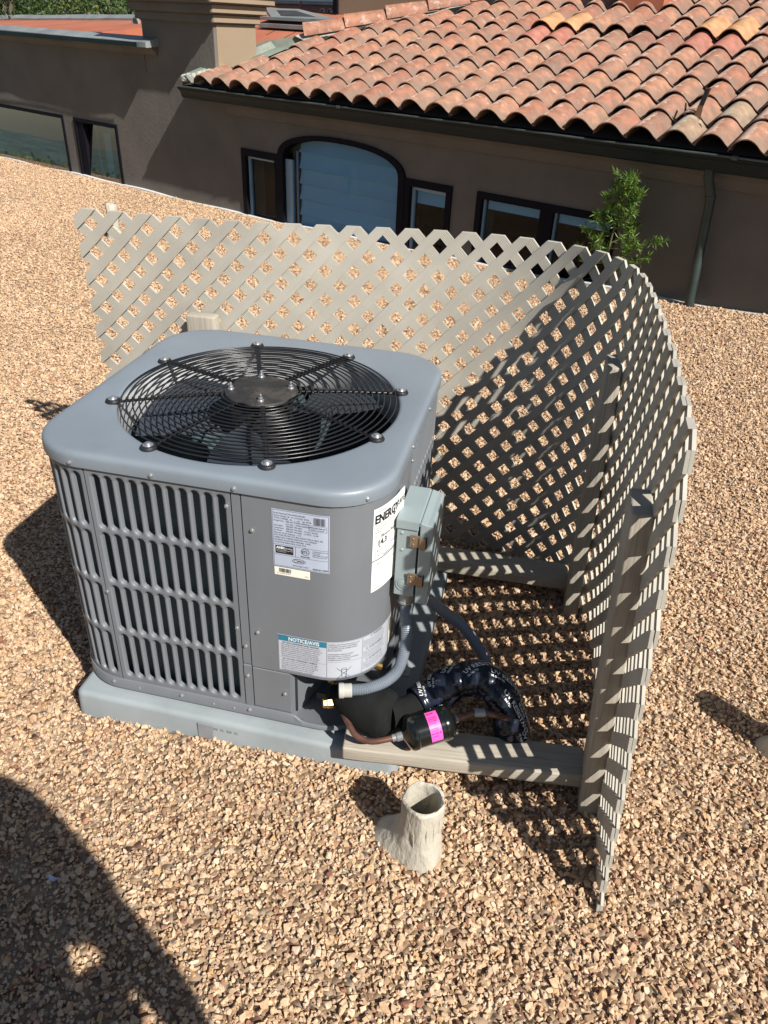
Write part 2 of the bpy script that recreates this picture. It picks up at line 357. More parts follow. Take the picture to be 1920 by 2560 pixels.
# window glass: see-through pane over whatever stands behind it
def glass_mat(name, tint, mixf):
    m, t, b = new_mat(name); L = t.links.new
    out = t.nodes['Material Output']
    fr = nd(t, 'ShaderNodeFresnel'); fr.inputs['IOR'].default_value = 1.52
    tr = nd(t, 'ShaderNodeBsdfTransparent'); tr.inputs[0].default_value = (*tint, 1)
    gl = nd(t, 'ShaderNodeBsdfGlossy'); gl.inputs['Roughness'].default_value = 0.02
    tcd = nd(t, 'ShaderNodeTexCoord'); nz = nd(t, 'ShaderNodeTexNoise'); nz.inputs['Scale'].default_value = 1.4; L(tcd.outputs['Object'], nz.inputs['Vector'])
    bp = nd(t, 'ShaderNodeBump'); bp.inputs['Strength'].default_value = 0.05; bp.inputs['Distance'].default_value = 0.02; L(nz.outputs['Fac'], bp.inputs['Height']); L(bp.outputs[0], gl.inputs['Normal'])
    mu = nd(t, 'ShaderNodeMath', operation='MULTIPLY'); mu.use_clamp = True; mu.inputs[1].default_value = mixf; L(fr.outputs[0], mu.inputs[0])
    mx = nd(t, 'ShaderNodeMixShader'); L(mu.outputs[0], mx.inputs[0]); L(tr.outputs[0], mx.inputs[1]); L(gl.outputs[0], mx.inputs[2]); L(mx.outputs[0], out.inputs['Surface'])
    return m
MT['glass'] = glass_mat('skylight_blue_pane', (0.56, 0.78, 0.92), 0.5)  # blue of the sky-lit shade is put into the pane tint
MT['glass_teal'] = glass_mat('teal_reflection_pane', (0.45, 0.72, 0.80), 3.2)  # teal of the reflected view is put into this tint

# ------------------------------------------------------------------ frames of reference
TH = math.radians(-26.724)
Tv = np.array([math.cos(TH), math.sin(TH), 0.0]); Nv = np.array([-math.sin(TH), math.cos(TH), 0.0]); Zv = np.array([0, 0, 1.0])
P0 = np.array([0.65, 3.85, 0.0])
def H(u, n, z): return tuple(P0 + Tv*u + Nv*n + Zv*z)      # house frame: along the wall, into the house, up
def wall_un(x, y):
    d = np.stack([np.asarray(x)-P0[0], np.asarray(y)-P0[1]], -1)
    return d @ Tv[:2], d @ Nv[:2]
BU = [-12, -7.5, -5.957, -4.978, -3.139, -2.69, -1.2, 0.0, 0.95, 1.34, 4.0]
BZ = [-0.84, -0.825, -0.806, -0.797, -0.792, -0.784, -0.742, -0.701, -0.656, -0.622, -0.56]
def ground_z(x, y):
    x = np.asarray(x, float); y = np.asarray(y, float)
    base = -0.706 + 0.030*np.clip(x, -7, 3)
    u, n = wall_un(x, y)
    wz = np.interp(u, BU, BZ)
    k = np.clip((n + 3.2)/3.2, 0, 1); k = k*k*(3-2*k)
    return base*(1-k) + wz*k + 0.004*np.sin(2.1*x+0.7*y)*np.sin(1.7*y-0.4*x)
def gz(x, y): return float(ground_z(x, y))

# ================================================================== GROUND
def gravel_sheet():
    xs = np.arange(-8.0, 5.01, 0.12); ys = np.arange(-7.0, 12.01, 0.12)
    X, Y = np.meshgrid(xs, ys, indexing='ij'); Z = ground_z(X, Y)
    U, N = wall_un(X, Y)
    V = np.stack([X, Y, Z], -1).reshape(-1, 3); ny = len(ys); F = []
    for i in range(len(xs)-1):
        for j in range(ny-1):
            if N[i, j] < 0.05: F.append((i*ny+j, (i+1)*ny+j, (i+1)*ny+j+1, i*ny+j+1))
    m, t, b = new_mat('gravel_bed'); L = t.links.new
    tc = nd(t, 'ShaderNodeTexCoord'); vo = nd(t, 'ShaderNodeTexVoronoi'); vo.inputs['Scale'].default_value = 62; vo.inputs['Randomness'].default_value = 1
    L(tc.outputs['Object'], vo.inputs['Vector'])
    sp = nd(t, 'ShaderNodeSeparateColor'); L(vo.outputs['Color'], sp.inputs[0])
    rp = nd(t, 'ShaderNodeValToRGB'); stone_ramp(rp, 0.55); L(sp.outputs[0], rp.inputs[0]); L(rp.outputs[0], b.inputs['Base Color'])  # stone colours darkened to put shade into the gaps between stones
    b.inputs['Roughness'].default_value = 0.9
    bp = nd(t, 'ShaderNodeBump'); bp.inputs['Strength'].default_value = 1.0; bp.inputs['Distance'].default_value = 0.012; bp.invert = True
    L(vo.outputs['Distance'], bp.inputs['Height']); L(bp.outputs[0], b.inputs['Normal'])
    o = link('gravel_roof', mesh_of('gravel_roof', V, F, m, smooth=180)); tag(o, kind='structure')
STONES = [(0.0, (0.22, 0.105, 0.07)), (0.06, (0.36, 0.23, 0.15)), (0.16, (0.46, 0.335, 0.215)), (0.30, (0.53, 0.41, 0.28)), (0.45, (0.58, 0.455, 0.315)),
          (0.60, (0.52, 0.385, 0.245)), (0.72, (0.63, 0.51, 0.37)), (0.85, (0.49, 0.41, 0.32)), (0.93, (0.49, 0.32, 0.16)), (1.0, (0.68, 0.60, 0.48))]
def stone_ramp(rp, k):
    e = rp.color_ramp.elements
    while len(e) < len(STONES): e.new(0.5)
    for i, (p, c) in enumerate(STONES): e[i].position = p; e[i].color = (c[0]*k*0.96, c[1]*k*0.865, c[2]*k*0.80, 1)

def project(P):
    q = P - CAM
    x = q @ CX; y = q @ CU; d = q @ CF
    return 960 + 1915*x/np.maximum(d, 1e-3), 1280 - 1915*y/np.maximum(d, 1e-3), d

def gravel():
    m, t, b = new_mat('gravel_stone'); L = t.links.new
    oi = nd(t, 'ShaderNodeObjectInfo'); rp = nd(t, 'ShaderNodeValToRGB'); stone_ramp(rp, 1.0); L(oi.outputs['Random'], rp.inputs[0])
    tc = nd(t, 'ShaderNodeTexCoord'); nz = nd(t, 'ShaderNodeTexNoise'); nz.inputs['Scale'].default_value = 2.2; nz.inputs['Detail'].default_value = 5; L(tc.outputs['Object'], nz.inputs['Vector'])
    mr = nd(t, 'ShaderNodeMapRange'); mr.inputs[1].default_value = 0.3; mr.inputs[2].default_value = 0.7; mr.inputs[3].default_value = 0.78; mr.inputs[4].default_value = 1.16; L(nz.outputs['Fac'], mr.inputs[0])
    hs = nd(t, 'ShaderNodeHueSaturation'); L(mr.outputs[0], hs.inputs['Value']); L(rp.outputs[0], hs.inputs['Color']); L(hs.outputs[0], b.inputs['Base Color'])
    b.inputs['Roughness'].default_value = 0.8; b.inputs['Specular IOR Level'].default_value = 0.35
    coll = bpy.data.collections.new('stone_shapes')
    for k in range(9):
        bm = bmesh.new()
        a = np.array([1.0, NP.uniform(0.62, 0.95), NP.uniform(0.34, 0.62)])
        for _ in range(13):
            v = NP.normal(size=3); v /= np.linalg.norm(v); v = np.sign(v)*np.abs(v)**0.75
            bm.verts.new(v*a*NP.uniform(0.82, 1.05))
        r = bmesh.ops.convex_hull(bm, input=bm.verts)
        bmesh.ops.delete(bm, geom=list({g for g in r['geom_interior'] if isinstance(g, bmesh.types.BMVert)}), context='VERTS')
        me = bpy.data.meshes.new('stone'); bm.to_mesh(me); bm.free(); me.materials.append(m)
        coll.objects.link(bpy.data.objects.new('stone_shape', me))
    n = 2900000
    # candidates: uniform, then thinned by how large they would show
    x = NP.uniform(-7.6, 4.2, n); y = NP.uniform(-1.7, 8.2, n)
    U, N = wall_un(x, y); ok = N < -0.015
    x, y = x[ok], y[ok]; z = ground_z(x, y)
    px, py, d = project(np.stack([x, y, z], -1))
    mar = 190
    ok = (d > 0.3) & (px > -mar) & (px < 1920+mar) & (py > 150) & (py < 2560+mar)
    x, y, z, d, px, py = [a[ok] for a in (x, y, z, d, px, py)]
    nat = n/(11.8*9.9)
    want = np.where(d < 3.0, 1.0, np.clip(1.0-(d-3.0)*0.30, 0.40, 1)) * 24500
    ok = NP.random(len(x)) < want/nat
    x, y, z, d = [a[ok] for a in (x, y, z, d)]
    ok = ~((x > -0.335) & (x < 0.425) & (y > -0.39) & (y < 0.35))
    x, y, z, d = [a[ok] for a in (x, y, z, d)]
    cnt = len(x)
    s = np.clip(NP.lognormal(math.log(0.0050), 0.40, cnt), 0.0024, 0.0118)*np.where(d > 4.2, 1.2, 1.0)
    patch = 0.88+0.24*(0.5+0.5*np.sin(1.3*x+2.2*y)*np.sin(2.7*x-1.1*y+1))
    s *= patch
    z = z + NP.uniform(-0.003, 0.008, cnt)
    me = bpy.data.meshes.new('gravel'); me.vertices.add(cnt)
    me.vertices.foreach_set('co', np.stack([x, y, z], -1).astype(np.float32).ravel())
    def attr(name, typ, data, key):
        a = me.attributes.new(name, typ, 'POINT'); a.data.foreach_set(key, data)
    rot = np.stack([NP.normal(0, 0.55, cnt), NP.normal(0, 0.55, cnt), NP.uniform(0, 6.283, cnt)], -1).astype(np.float32)
    attr('rot', 'FLOAT_VECTOR', rot.ravel(), 'vector'); attr('scl', 'FLOAT', s.astype(np.float32), 'value')
    attr('idx', 'INT', NP.integers(0, 9, cnt).astype(np.int32), 'value')
    o = link('gravel', me); tag(o, kind='stuff'); o['label'] = 'loose tan and cream gravel covering the flat roof'
    g = bpy.data.node_groups.new('gravel_scatter', 'GeometryNodeTree')
    g.interface.new_socket('Geometry', in_out='INPUT', socket_type='NodeSocketGeometry'); g.interface.new_socket('Geometry', in_out='OUTPUT', socket_type='NodeSocketGeometry')
    gi = g.nodes.new('NodeGroupInput'); go = g.nodes.new('NodeGroupOutput'); ci = g.nodes.new('GeometryNodeCollectionInfo'); ip = g.nodes.new('GeometryNodeInstanceOnPoints')
    ci.inputs['Collection'].default_value = coll; ci.inputs['Separate Children'].default_value = True; ci.inputs['Reset Children'].default_value = True
    def na(name, typ):
        q = g.nodes.new('GeometryNodeInputNamedAttribute'); q.data_type = typ; q.inputs['Name'].default_value = name; return q.outputs[0]
    G = g.links.new
    G(gi.outputs[0], ip.inputs['Points']); G(ci.outputs[0], ip.inputs['Instance']); ip.inputs['Pick Instance'].default_value = True
    G(na('idx', 'INT'), ip.inputs['Instance Index']); G(na('scl', 'FLOAT'), ip.inputs['Scale'])
    e2r = g.nodes.new('FunctionNodeEulerToRotation'); G(na('rot', 'FLOAT_VECTOR'), e2r.inputs[0]); G(e2r.outputs[0], ip.inputs['Rotation'])
    G(ip.outputs[0], go.inputs[0])
    md = o.modifiers.new('scatter', 'NODES'); md.node_group = g
gravel_sheet(); gravel()

def terrain():
    V = []; F = []
    rs = [0, 8, 16, 26, 40, 60, 85, 120, 170, 240, 350, 600, 1200]; n = 72
    for r in rs:
        for k in range(n):
            a = 2*PI*k/n; x = r*math.cos(a)-1; y = r*math.sin(a)+2
            h = -7.0 - 0.02*r + (6 if r > 100 else 0)*math.sin(3*a+1.0) + max(0, r-150)*0.05*(0.6+0.4*math.sin(2*a+0.5))*(1 if r < 700 else 0.5)
            V.append((x, y, h))
    for i in range(len(rs)-1):
        for k in range(n): F.append((i*n+k, i*n+(k+1) % n, (i+1)*n+(k+1) % n, (i+1)*n+k))
    m = mat('hazy_hillside_scrub', (0.10, 0.15, 0.13), 0.95, var=0.5, scale=0.09, col2=(0.17, 0.20, 0.17), bump=1.0, bscale=0.3, bdist=3.0, detail=10)  # scrub green lightened, distance haze put into the colour
    o = link('hillside', mesh_of('hillside', V, F, m, smooth=180)); tag(o, kind='structure')
terrain()

# ================================================================== AIR CONDITIONER
UH, UR = 0.366, 0.125
US = UH-UR; UA = UR*PI/2
def peri(u, off=0.0):
    """walks round the cabinet from the middle of its front; off is outward"""
    sg = 1 if u >= 0 else -1; a = abs(u)
    if a <= US: p, nn = (a, -UH), (0, -1)
    elif a <= US+UA:
        t = (a-US)/UR; nn = (math.sin(t), -math.cos(t)); p = (US+UR*nn[0], -US+UR*nn[1])
    elif a <= 3*US+UA: p, nn = (UH, -US+(a-US-UA)), (1, 0)
    elif a <= 3*US+2*UA:
        t = (a-3*US-UA)/UR; nn = (math.cos(t), math.sin(t)); p = (US+UR*nn[0], US+UR*nn[1])
    else: p, nn = (US-(a-3*US-2*UA), UH), (0, 1)
    return (sg*(p[0]+nn[0]*off), p[1]+nn[1]*off)
def pz(u, z, off=0.0):
    x, y = peri(u, off); return (x, y, z)
UEND = 4*US+2*UA
def rs_radius(c, ang, h, r):
    """distance from c to a rounded square of half size h, corner radius r, along ang"""
    lo, hi = 0.0, 2.0
    dx, dy = math.cos(ang), math.sin(ang)
    for _ in range(40):
        mid = (lo+hi)/2; qx = abs(c[0]+dx*mid)-(h-r); qy = abs(c[1]+dy*mid)-(h-r)
        sd = math.hypot(max(qx, 0), max(qy, 0))+min(max(qx, qy), 0)-r
        if sd < 0: lo = mid
        else: hi = mid
    return lo
HC = (0.006, -0.018)
def sheet(mb, u0, u1, z0, z1, off=0.0, lip=0.012, step=0.012):
    """solid panel following the cabinet outline with its edges turned in"""
    n = max(1, int(abs(u1-u0)/step)); us = [u0+(u1-u0)*i/n for i in range(n+1)]
    prof = [(z0, off-lip), (z0, off-0.0015), (z0+0.0015, off), (z1-0.0015, off), (z1, off-0.0015), (z1, off-lip)]
    loops = [[pz(u, z, o) for z, o in prof] for u in us]
    mb.loops(loops, closed=False)
    for e in (0, -1):
        P = loops[e]; mb.add(P, [(0, 1, 2, 3, 4, 5)])
def slotted(mb, u0, u1, z0, z1, cols, rows, sw, sh, lm=0.0, tm=0.0):
    """panel with stadium slots, each slot edge rolled inward"""
    su = 1 if u1 > u0 else -1; lm *= su
    cu = (u1-u0-2*lm)/cols; cz = (z1-z0-2*tm)/rows
    r = sw/2; ys = sh/2-r
    for i in range(cols):
        uc = u0+lm+cu*(i+0.5)
        for j in range(rows):
            zc = z0+tm+cz*(j+0.5)
            W = abs(cu)/2; Ht = cz/2
            angs = [0, 0.25, math.atan2(Ht-ys, W), 1.2, PI/2]
            angs = angs + [PI-a for a in angs[-2::-1]]
            top_in = [(r*math.cos(a), ys+r*math.sin(a)) for a in angs]
            top_out = []
            for a in angs:
                dx, dy = math.cos(a), math.sin(a); k = min(W/abs(dx) if abs(dx) > 1e-6 else 9, (Ht-ys)/dy if dy > 1e-6 else 9)
                top_out.append((dx*k, ys+dy*k))
            ins = top_in+[(-x, -y) for x, y in top_in]; outs = top_out+[(-x, -y) for x, y in top_out]
            def grow(e): return [(x*(r+e)/r if True else x, (ys if y > 0 else -ys)+(abs(y)-ys)*(r+e)/r*(1 if y > 0 else -1)) for x, y in ins]
            rings = [(outs, 0.0), (grow(0.0034), 0.0), (grow(0.0016), -0.0009), (grow(0.0004), -0.0028), (ins, -0.011)]
            mb.loops([[pz(uc+su*x, zc+y, o) for x, y in pts] for pts, o in rings])
    # plain margins
    if lm:
        for a, b in ((u0, u0+lm), (u1-lm, u1)):
            mb.add([pz(a, z0), pz(b, z0), pz(b, z1), pz(a, z1)], [(0, 1, 2, 3)])
    if tm:
        n = max(2, cols); us = [u0+lm+(u1-u0-2*lm)*i/n for i in range(n+1)]
        for a, b in ((z0, z0+tm), (z1-tm, z1)):
            mb.loops([[pz(u, a), pz(u, b)] for u in us], closed=False)
    # turned-in outer edges
    for u in (u0, u1): mb.add([pz(u, z0), pz(u, z1), pz(u, z1, -0.012), pz(u, z0, -0.012)], [(0, 1, 2, 3)])

def screw(parent, u, z, off=0.0, r=0.0039):
    x, y = peri(u, off); x2, y2 = peri(u, off+1)
    key = 'screw_mesh'
    if key not in MT:
        mb = MB(); mb.lathe([(1.25, 0), (1.25, 0.25), (0.95, 0.4), (0.95, 0.95), (0.7, 1.15)], n=10)
        MT[key] = mesh_of('screw', mb.V, mb.F, MT['zinc'], smooth=30)
    q = Vector((x2-x, y2-y, 0)).to_track_quat('Z', 'Y').to_matrix().to_4x4()
    return link('screw', MT[key], parent, Matrix.Translation((x, y, z)) @ q @ Matrix.Diagonal((r, r, r*0.9, 1)))

def air_conditioner():
    A = thing('air_conditioner', 'grey outdoor air conditioner with a round black fan guard on top, on the grey pad', 'air conditioner', (0, 0, -0.642))
    # top plate with its fan opening and shroud
    N = 144; an = [2*PI*k/N for k in range(N)]
    def sq(h, r, z): return [(HC[0]+math.cos(a)*rs_radius(HC, a, h, r), HC[1]+math.sin(a)*rs_radius(HC, a, h, r), z) for a in an]
    def ci(r, z): return [(HC[0]+math.cos(a)*r, HC[1]+math.sin(a)*r, z) for a in an]
    mb = MB()
    mb.loops([sq(0.368, 0.127, -0.040), sq(0.3715, 0.130, -0.0395), sq(0.3718, 0.130, -0.034), sq(0.3715, 0.130, -0.020), sq(0.3703, 0.129, -0.0150), sq(0.3675, 0.127, -0.0112), sq(0.3635, 0.124, -0.0090), sq(0.357, 0.12, -0.0081), sq(0.345, 0.113, -0.008),
              ci(0.318, -0.008), ci(0.3125, -0.0088), ci(0.309, -0.012), ci(0.3075, -0.018)])
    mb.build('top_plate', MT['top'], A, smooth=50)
    mb = MB(); mb.loops([ci(0.3075, -0.018), ci(0.3075, -0.10), ci(0.314, -0.112)])
    mb.build('fan_shroud', MT['shroud'], A, smooth=50)
    # fan guard
    g = link('fan_guard', None, A)
    gm = MB()
    def dome(r): return -0.004+0.013*(1-(r/0.31)**2)
    radii = [0.088+0.0134*i for i in range(17)]
    for r in radii:
        q = MB(); n = 120; w_ = 0.0018
        loops = []
        for a in [2*PI*k/n for k in range(n+1)]:
            loops.append([(HC[0]+math.cos(a)*(r+w_*math.cos(t)), HC[1]+math.sin(a)*(r+w_*math.cos(t)), dome(r)+w_*math.sin(t)) for t in [2*PI*j/6 for j in range(6)]])
        q.loops(loops); o = q.build('ring', MT['black_wire'], None, smooth=80)
        o.parent = g; o.matrix_parent_inverse = WM[g].inverted()
    for k in range(8):
        a = math.radians(22.5+45*k); c, s = math.cos(a), math.sin(a)
        q = MB(); q.tube([(HC[0]+c*r, HC[1]+s*r, dome(r)-0.0045) for r in (0.07, 0.15, 0.23, 0.29, 0.305)] + [(HC[0]+c*0.3185, HC[1]+s*0.3185, -0.004)], 0.0033, 7)
        # small welds where the rod meets each ring
        for r in radii: q.tube([(HC[0]+c*r-s*0.0055, HC[1]+s*r+c*0.0055, dome(r)), (HC[0]+c*r+s*0.0055, HC[1]+s*r-c*0.0055, dome(r))], 0.0036, 5)
        o = q.build('spoke', MT['black_wire'], None, smooth=60); o.parent = g; o.matrix_parent_inverse = WM[g].inverted()
    # cap over the motor, four lobes
    mb = MB(); n = 96
    def lob(a): return 1-0.075*max(0, math.cos(4*a+0.9))**3
    def cl(r, z): return [(HC[0]+math.cos(2*PI*k/n)*r*lob(2*PI*k/n), HC[1]+math.sin(2*PI*k/n)*r*lob(2*PI*k/n), z) for k in range(n)]
    mb.loops([cl(0.080, 0.004), cl(0.0815, 0.007), cl(0.080, 0.0105), cl(0.074, 0.0125), cl(0.06, 0.0135), cl(0.03, 0.0145)], cap1=True, cap0=True)
    mb.build('motor_cap', MT['hub'], A, smooth=40)
    for k in range(4):
        a = math.radians(20+90*k); mb = MB(); c = (HC[0]+0.066*math.cos(a), HC[1]+0.066*math.sin(a), 0.0125)
        mb.lathe([(0.0075, 0), (0.0075, 0.0025), (0.005, 0.003), (0.005, 0.008), (0.003, 0.009), (0.003, 0.015), (0.0012, 0.0165)], c, 12)
        mb.build('cap_bolt', MT['zinc'], A, smooth=35)
    for k in range(8):
        a = math.radians(22.5+45*k); c = (HC[0]+0.3185*math.cos(a), HC[1]+0.3185*math.sin(a), -0.009)
        mb = MB(); mb.lathe([(0.0165, 0), (0.017, 0.003), (0.0145, 0.0075), (0.010, 0.009)], c, 18)
        for j in range(7):
            r = 0.3185-0.004*j; mb.V += []
        mb.build('rubber_washer', MT['black'], A, smooth=40)
        mb = MB(); mb.lathe([(0.0108, 0.0078), (0.0108, 0.0094), (0.0060, 0.0097), (0.0060, 0.0128), (0.0048, 0.0138)], c, 14)
        mb.build('guard_bolt', MT['zinc'], A, smooth=30)
    # fan and motor
    f = link('fan', None, A)
    for k in range(3):
        q = MB(); a0 = math.radians(40+120*k); loops = []
        for i in range(9):
            r = 0.06+0.225*i/8; sp = 0.46+0.06*math.sin(i/8*PI); row = []
            for j in range(9):
                s_ = j/8-0.5; a = a0+s_*2*sp*(0.9 if i < 2 else 1.0)+0.25*i/8
                row.append((HC[0]+r*math.cos(a), HC[1]+r*math.sin(a), -0.075-0.052*s_*(1.25-0.4*i/8)+0.008*math.cos(s_*PI)))
            loops.append(row)
        q.loops(loops, closed=False); o = q.build('blade', MT['fan'], None, smooth=60, fix=False); o.parent = f; o.matrix_parent_inverse = WM[f].inverted()
    q = MB(); q.lathe([(0.066, -0.015), (0.07, -0.02), (0.07, -0.06), (0.055, -0.075), (0.055, -0.16), (0.05, -0.165)], (HC[0], HC[1], 0), 28); o = q.build('motor', MT['black'], None, smooth=40); o.parent = f; o.matrix_parent_inverse = WM[f].inverted()
    # coil behind the louvres, added dark sheet behind the service panel seams, compressor
    m, t, b = new_mat('coil_fins'); L = t.links.new
    tc = nd(t, 'ShaderNodeTexCoord'); wv = nd(t, 'ShaderNodeTexWave', bands_direction='Z'); wv.inputs['Scale'].default_value = 70; wv.inputs['Distortion'].default_value = 1.2; L(tc.outputs['Object'], wv.inputs['Vector'])
    rp = nd(t, 'ShaderNodeValToRGB'); rp.color_ramp.elements[0].color = (0.035, 0.06, 0.075, 1); rp.color_ramp.elements[1].color = (0.10, 0.15, 0.17, 1); L(wv.outputs['Fac'], rp.inputs[0]); L(rp.outputs[0], b.inputs['Base Color']); b.inputs['Roughness'].default_value = 0.6
    mb = MB(); n = 90
    us = [-UEND+0.001+(0.06+UEND)*i/n for i in range(n+1)]
    mb.loops([[pz(u, -0.615, -0.028), pz(u, -0.05, -0.028), pz(u, -0.05, -0.05), pz(u, -0.615, -0.05)] for u in us])
    us = [0.60+(UEND-0.61)*i/30 for i in range(31)]
    mb.loops([[pz(u, -0.615, -0.028), pz(u, -0.05, -0.028), pz(u, -0.05, -0.05), pz(u, -0.615, -0.05)] for u in us])
    mb.build('coil', m, A, smooth=60)
    mb = MB(); us = [0.055+0.56*i/24 for i in range(25)]
    mb.loops([[pz(u, -0.478, -0.02), pz(u, -0.042, -0.02)] for u in us], closed=False)
    mb.add([pz(0.055, -0.615, -0.02), pz(0.19, -0.615, -0.02), pz(0.19, -0.45, -0.02), pz(0.055, -0.45, -0.02)], [(0, 1, 2, 3)])
    mb.build('seam_shade_sheet', MT['dark'], A)  # added sheet, dark so the seams show shade inside the cabinet
    mb = MB(); mb.lathe([(0.03, -0.62), (0.085, -0.615), (0.09, -0.59), (0.09, -0.36), (0.08, -0.325), (0.05, -0.31), (0.02, -0.305)], (0.16, 0.05, 0), 28); mb.build('compressor', MT['black'], A, smooth=40)
    # cabinet panels
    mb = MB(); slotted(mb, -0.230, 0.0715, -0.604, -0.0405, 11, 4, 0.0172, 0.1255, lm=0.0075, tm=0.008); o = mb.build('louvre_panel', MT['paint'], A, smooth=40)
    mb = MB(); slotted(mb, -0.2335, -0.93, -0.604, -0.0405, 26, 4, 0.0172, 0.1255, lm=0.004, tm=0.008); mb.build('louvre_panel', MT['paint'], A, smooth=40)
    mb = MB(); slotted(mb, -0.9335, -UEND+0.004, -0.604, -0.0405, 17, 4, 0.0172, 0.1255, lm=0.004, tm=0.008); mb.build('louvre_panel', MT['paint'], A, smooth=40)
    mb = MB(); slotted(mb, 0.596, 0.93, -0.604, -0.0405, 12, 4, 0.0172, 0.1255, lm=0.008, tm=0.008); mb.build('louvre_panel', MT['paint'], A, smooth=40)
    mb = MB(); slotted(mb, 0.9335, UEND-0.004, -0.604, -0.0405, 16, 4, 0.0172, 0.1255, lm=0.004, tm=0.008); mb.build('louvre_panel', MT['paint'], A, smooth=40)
    mb = MB(); sheet(mb, 0.0745, 0.0915, -0.478, -0.0405); mb.build('corner_strip', MT['paint'], A, smooth=30)
    mb = MB(); sheet(mb, 0.0745, 0.0915, -0.612, -0.4805, off=0.0012); mb.build('corner_strip', MT['paint'], A, smooth=30)
    mb = MB(); sheet(mb, 0.0945, 0.5725, -0.483, -0.0405, lip=0.018); mb.build('service_panel', MT['paint'], A, smooth=30)
    mb = MB(); sheet(mb, 0.0945, 0.1795, -0.604, -0.486, off=-0.001); mb.build('lower_panel', MT['paint'], A, smooth=30)
    mb = MB(); sheet(mb, 0.5755, 0.5925, -0.604, -0.0405, off=0.001); mb.build('corner_strip', MT['paint'], A, smooth=30)
    # recess at the corner under the service panel
    mb = MB(); poly = [(0.1795, -0.365), (0.182, -0.352), (0.226, -0.190), (0.255, -0.158), (0.352, -0.150), (0.366, -0.146)]
    mb.loops([[(x, y, -0.628) for x, y in poly], [(x, y, -0.486) for x, y in poly]], closed=False)
    mb.build('valve_recess', MT['paint'], A, fix=False)
    mb = MB(); mb.add([(x, y, -0.485) for x, y in poly]+[pz(u, -0.485, -0.004) for u in (0.42, 0.38, 0.34, 0.30, 0.26, 0.22, 0.19)], [tuple(range(13))]); mb.build('recess_ceiling', MT['dark'], A)
    # base pan, its rim cut lower at the service corner
    def rim(u):
        k = min(1, max(0, (u-0.186)/0.022))*min(1, max(0, (0.52-u)/0.03)); return -0.6035-0.0175*k
    mb = MB(); n = 300; us = [-UEND+2*UEND*i/n for i in range(n)]
    mb.loops([[pz(u, -0.628, -0.012) for u in us], [pz(u, rim(u)-0.0005, -0.0012) for u in us], [pz(u, rim(u), 0.002) for u in us], [pz(u, rim(u)-0.0025, 0.004) for u in us], [pz(u, -0.633, 0.004) for u in us], [pz(u, -0.6355, 0.001) for u in us], [pz(u, -0.6355, -0.01) for u in us]], cap0=True, cap1=True)
    mb.build('base_pan', MT['paint'], A, smooth=40)
    for x, y in ((-0.26, -0.28), (0.26, -0.26), (-0.26, 0.28), (0.26, 0.28)):
        mb = MB(); mb.lathe([(0.03, -0.642), (0.03, -0.6354)], (x, y, 0), 16); mb.build('foot', MT['black'], A)
    # screws
    for u in (-0.253, -0.083, 0.084): screw(A, u, -0.030, 0.0058)
    for u in (0.336, 0.571, 0.7655, 0.955): screw(A, u, -0.0295, 0.0058)
    for u in (-0.42, -0.6, -0.8): screw(A, u, -0.030, 0.0058)
    for u in (-0.253, -0.083, 0.083, 0.60, 0.78): screw(A, u, -0.6145, 0.004)
    for u, z in ((0.0645, -0.075), (0.0665, -0.378), (0.083, -0.425), (0.083, -0.512), (0.1134, -0.1211), (0.1122, -0.3796), (-0.2275, -0.345), (0.6, -0.0785), (0.6, -0.36), (0.168, -0.545)): screw(A, u, z, 0.001)
    for u in (-0.19, -0.005, 0.045, -0.35):
        x = screw(A, u, -0.6205, 0.004, 0.0022)
    # ---- labels, printed flat and wrapped round the corner
    def lab(name, u0, u1, z0, z1, m, off=0.0008, flare=0.0):
        mb = MB(); n = max(2, int((u1-u0)/0.006)); rows = []
        for i in range(n+1):
            u = u0+(u1-u0)*i/n; o = off+flare*max(0, (i/n-0.35)/0.65)**1.6
            rows.append([pz(u, z0, o), pz(u, z1, o)])
        mb.loops(rows, closed=False); o = mb.build(name, m, A, fix=False, smooth=60); return o
    def pr(parent, u0, z1, items, m, off=0.0013, fl=None):
        mb = MB()
        for it in items:
            k = it[0]
            ff = (lambda x, y, X=0, Y=0: None)
            def f(x, y, X=it[1], Y=it[2]):
                u = u0+X+x; return pz(u, z1+Y+y, off+(fl(u) if fl else 0))
            if k == 't':
                V, F = text_geo(it[4], it[3], 'LEFT', 0.0 if len(it) < 7 else it[6]); sx = it[5] if len(it) > 5 else 1
                mb.add([f(v[0]*sx, v[1]) for v in V], F)
            elif k == 'r':
                w_, h_ = it[3], it[4]; n = max(1, int(w_/0.006)); mb.loops([[f(w_*i/n, 0), f(w_*i/n, h_)] for i in range(n+1)], closed=False)
            elif k == 'o':   # ring: rx, ry, line width
                rx, ry, lw = it[3], it[4], it[5]; q = 40
                mb.loops([[f(math.cos(2*PI*j/q)*(rx-lw), math.sin(2*PI*j/q)*(ry-lw)), f(math.cos(2*PI*j/q)*rx, math.sin(2*PI*j/q)*ry)] for j in range(q+1)], closed=False)
            elif k == 'l':   # line
                x2, y2, lw = it[3], it[4], it[5]; L_ = math.hypot(x2, y2); nx, ny = -y2/L_*lw/2, x2/L_*lw/2; q = max(1, int(L_/0.006))
                mb.loops([[f(x2*j/q+nx, y2*j/q+ny), f(x2*j/q-nx, y2*j/q-ny)] for j in range(q+1)], closed=False)
            elif k == 'b':   # barcode
                w_, h_ = it[3], it[4]; x = 0; rr = random.Random(5)
                while x < w_:
                    a = rr.choice((0.0005, 0.0009, 0.0013)); mb.add([f(x, 0), f(x+a, 0), f(x+a, h_), f(x, h_)], [(0, 1, 2, 3)]); x += a+rr.choice((0.0006, 0.001))
        return mb.build('lettering', m, parent, fix=False)
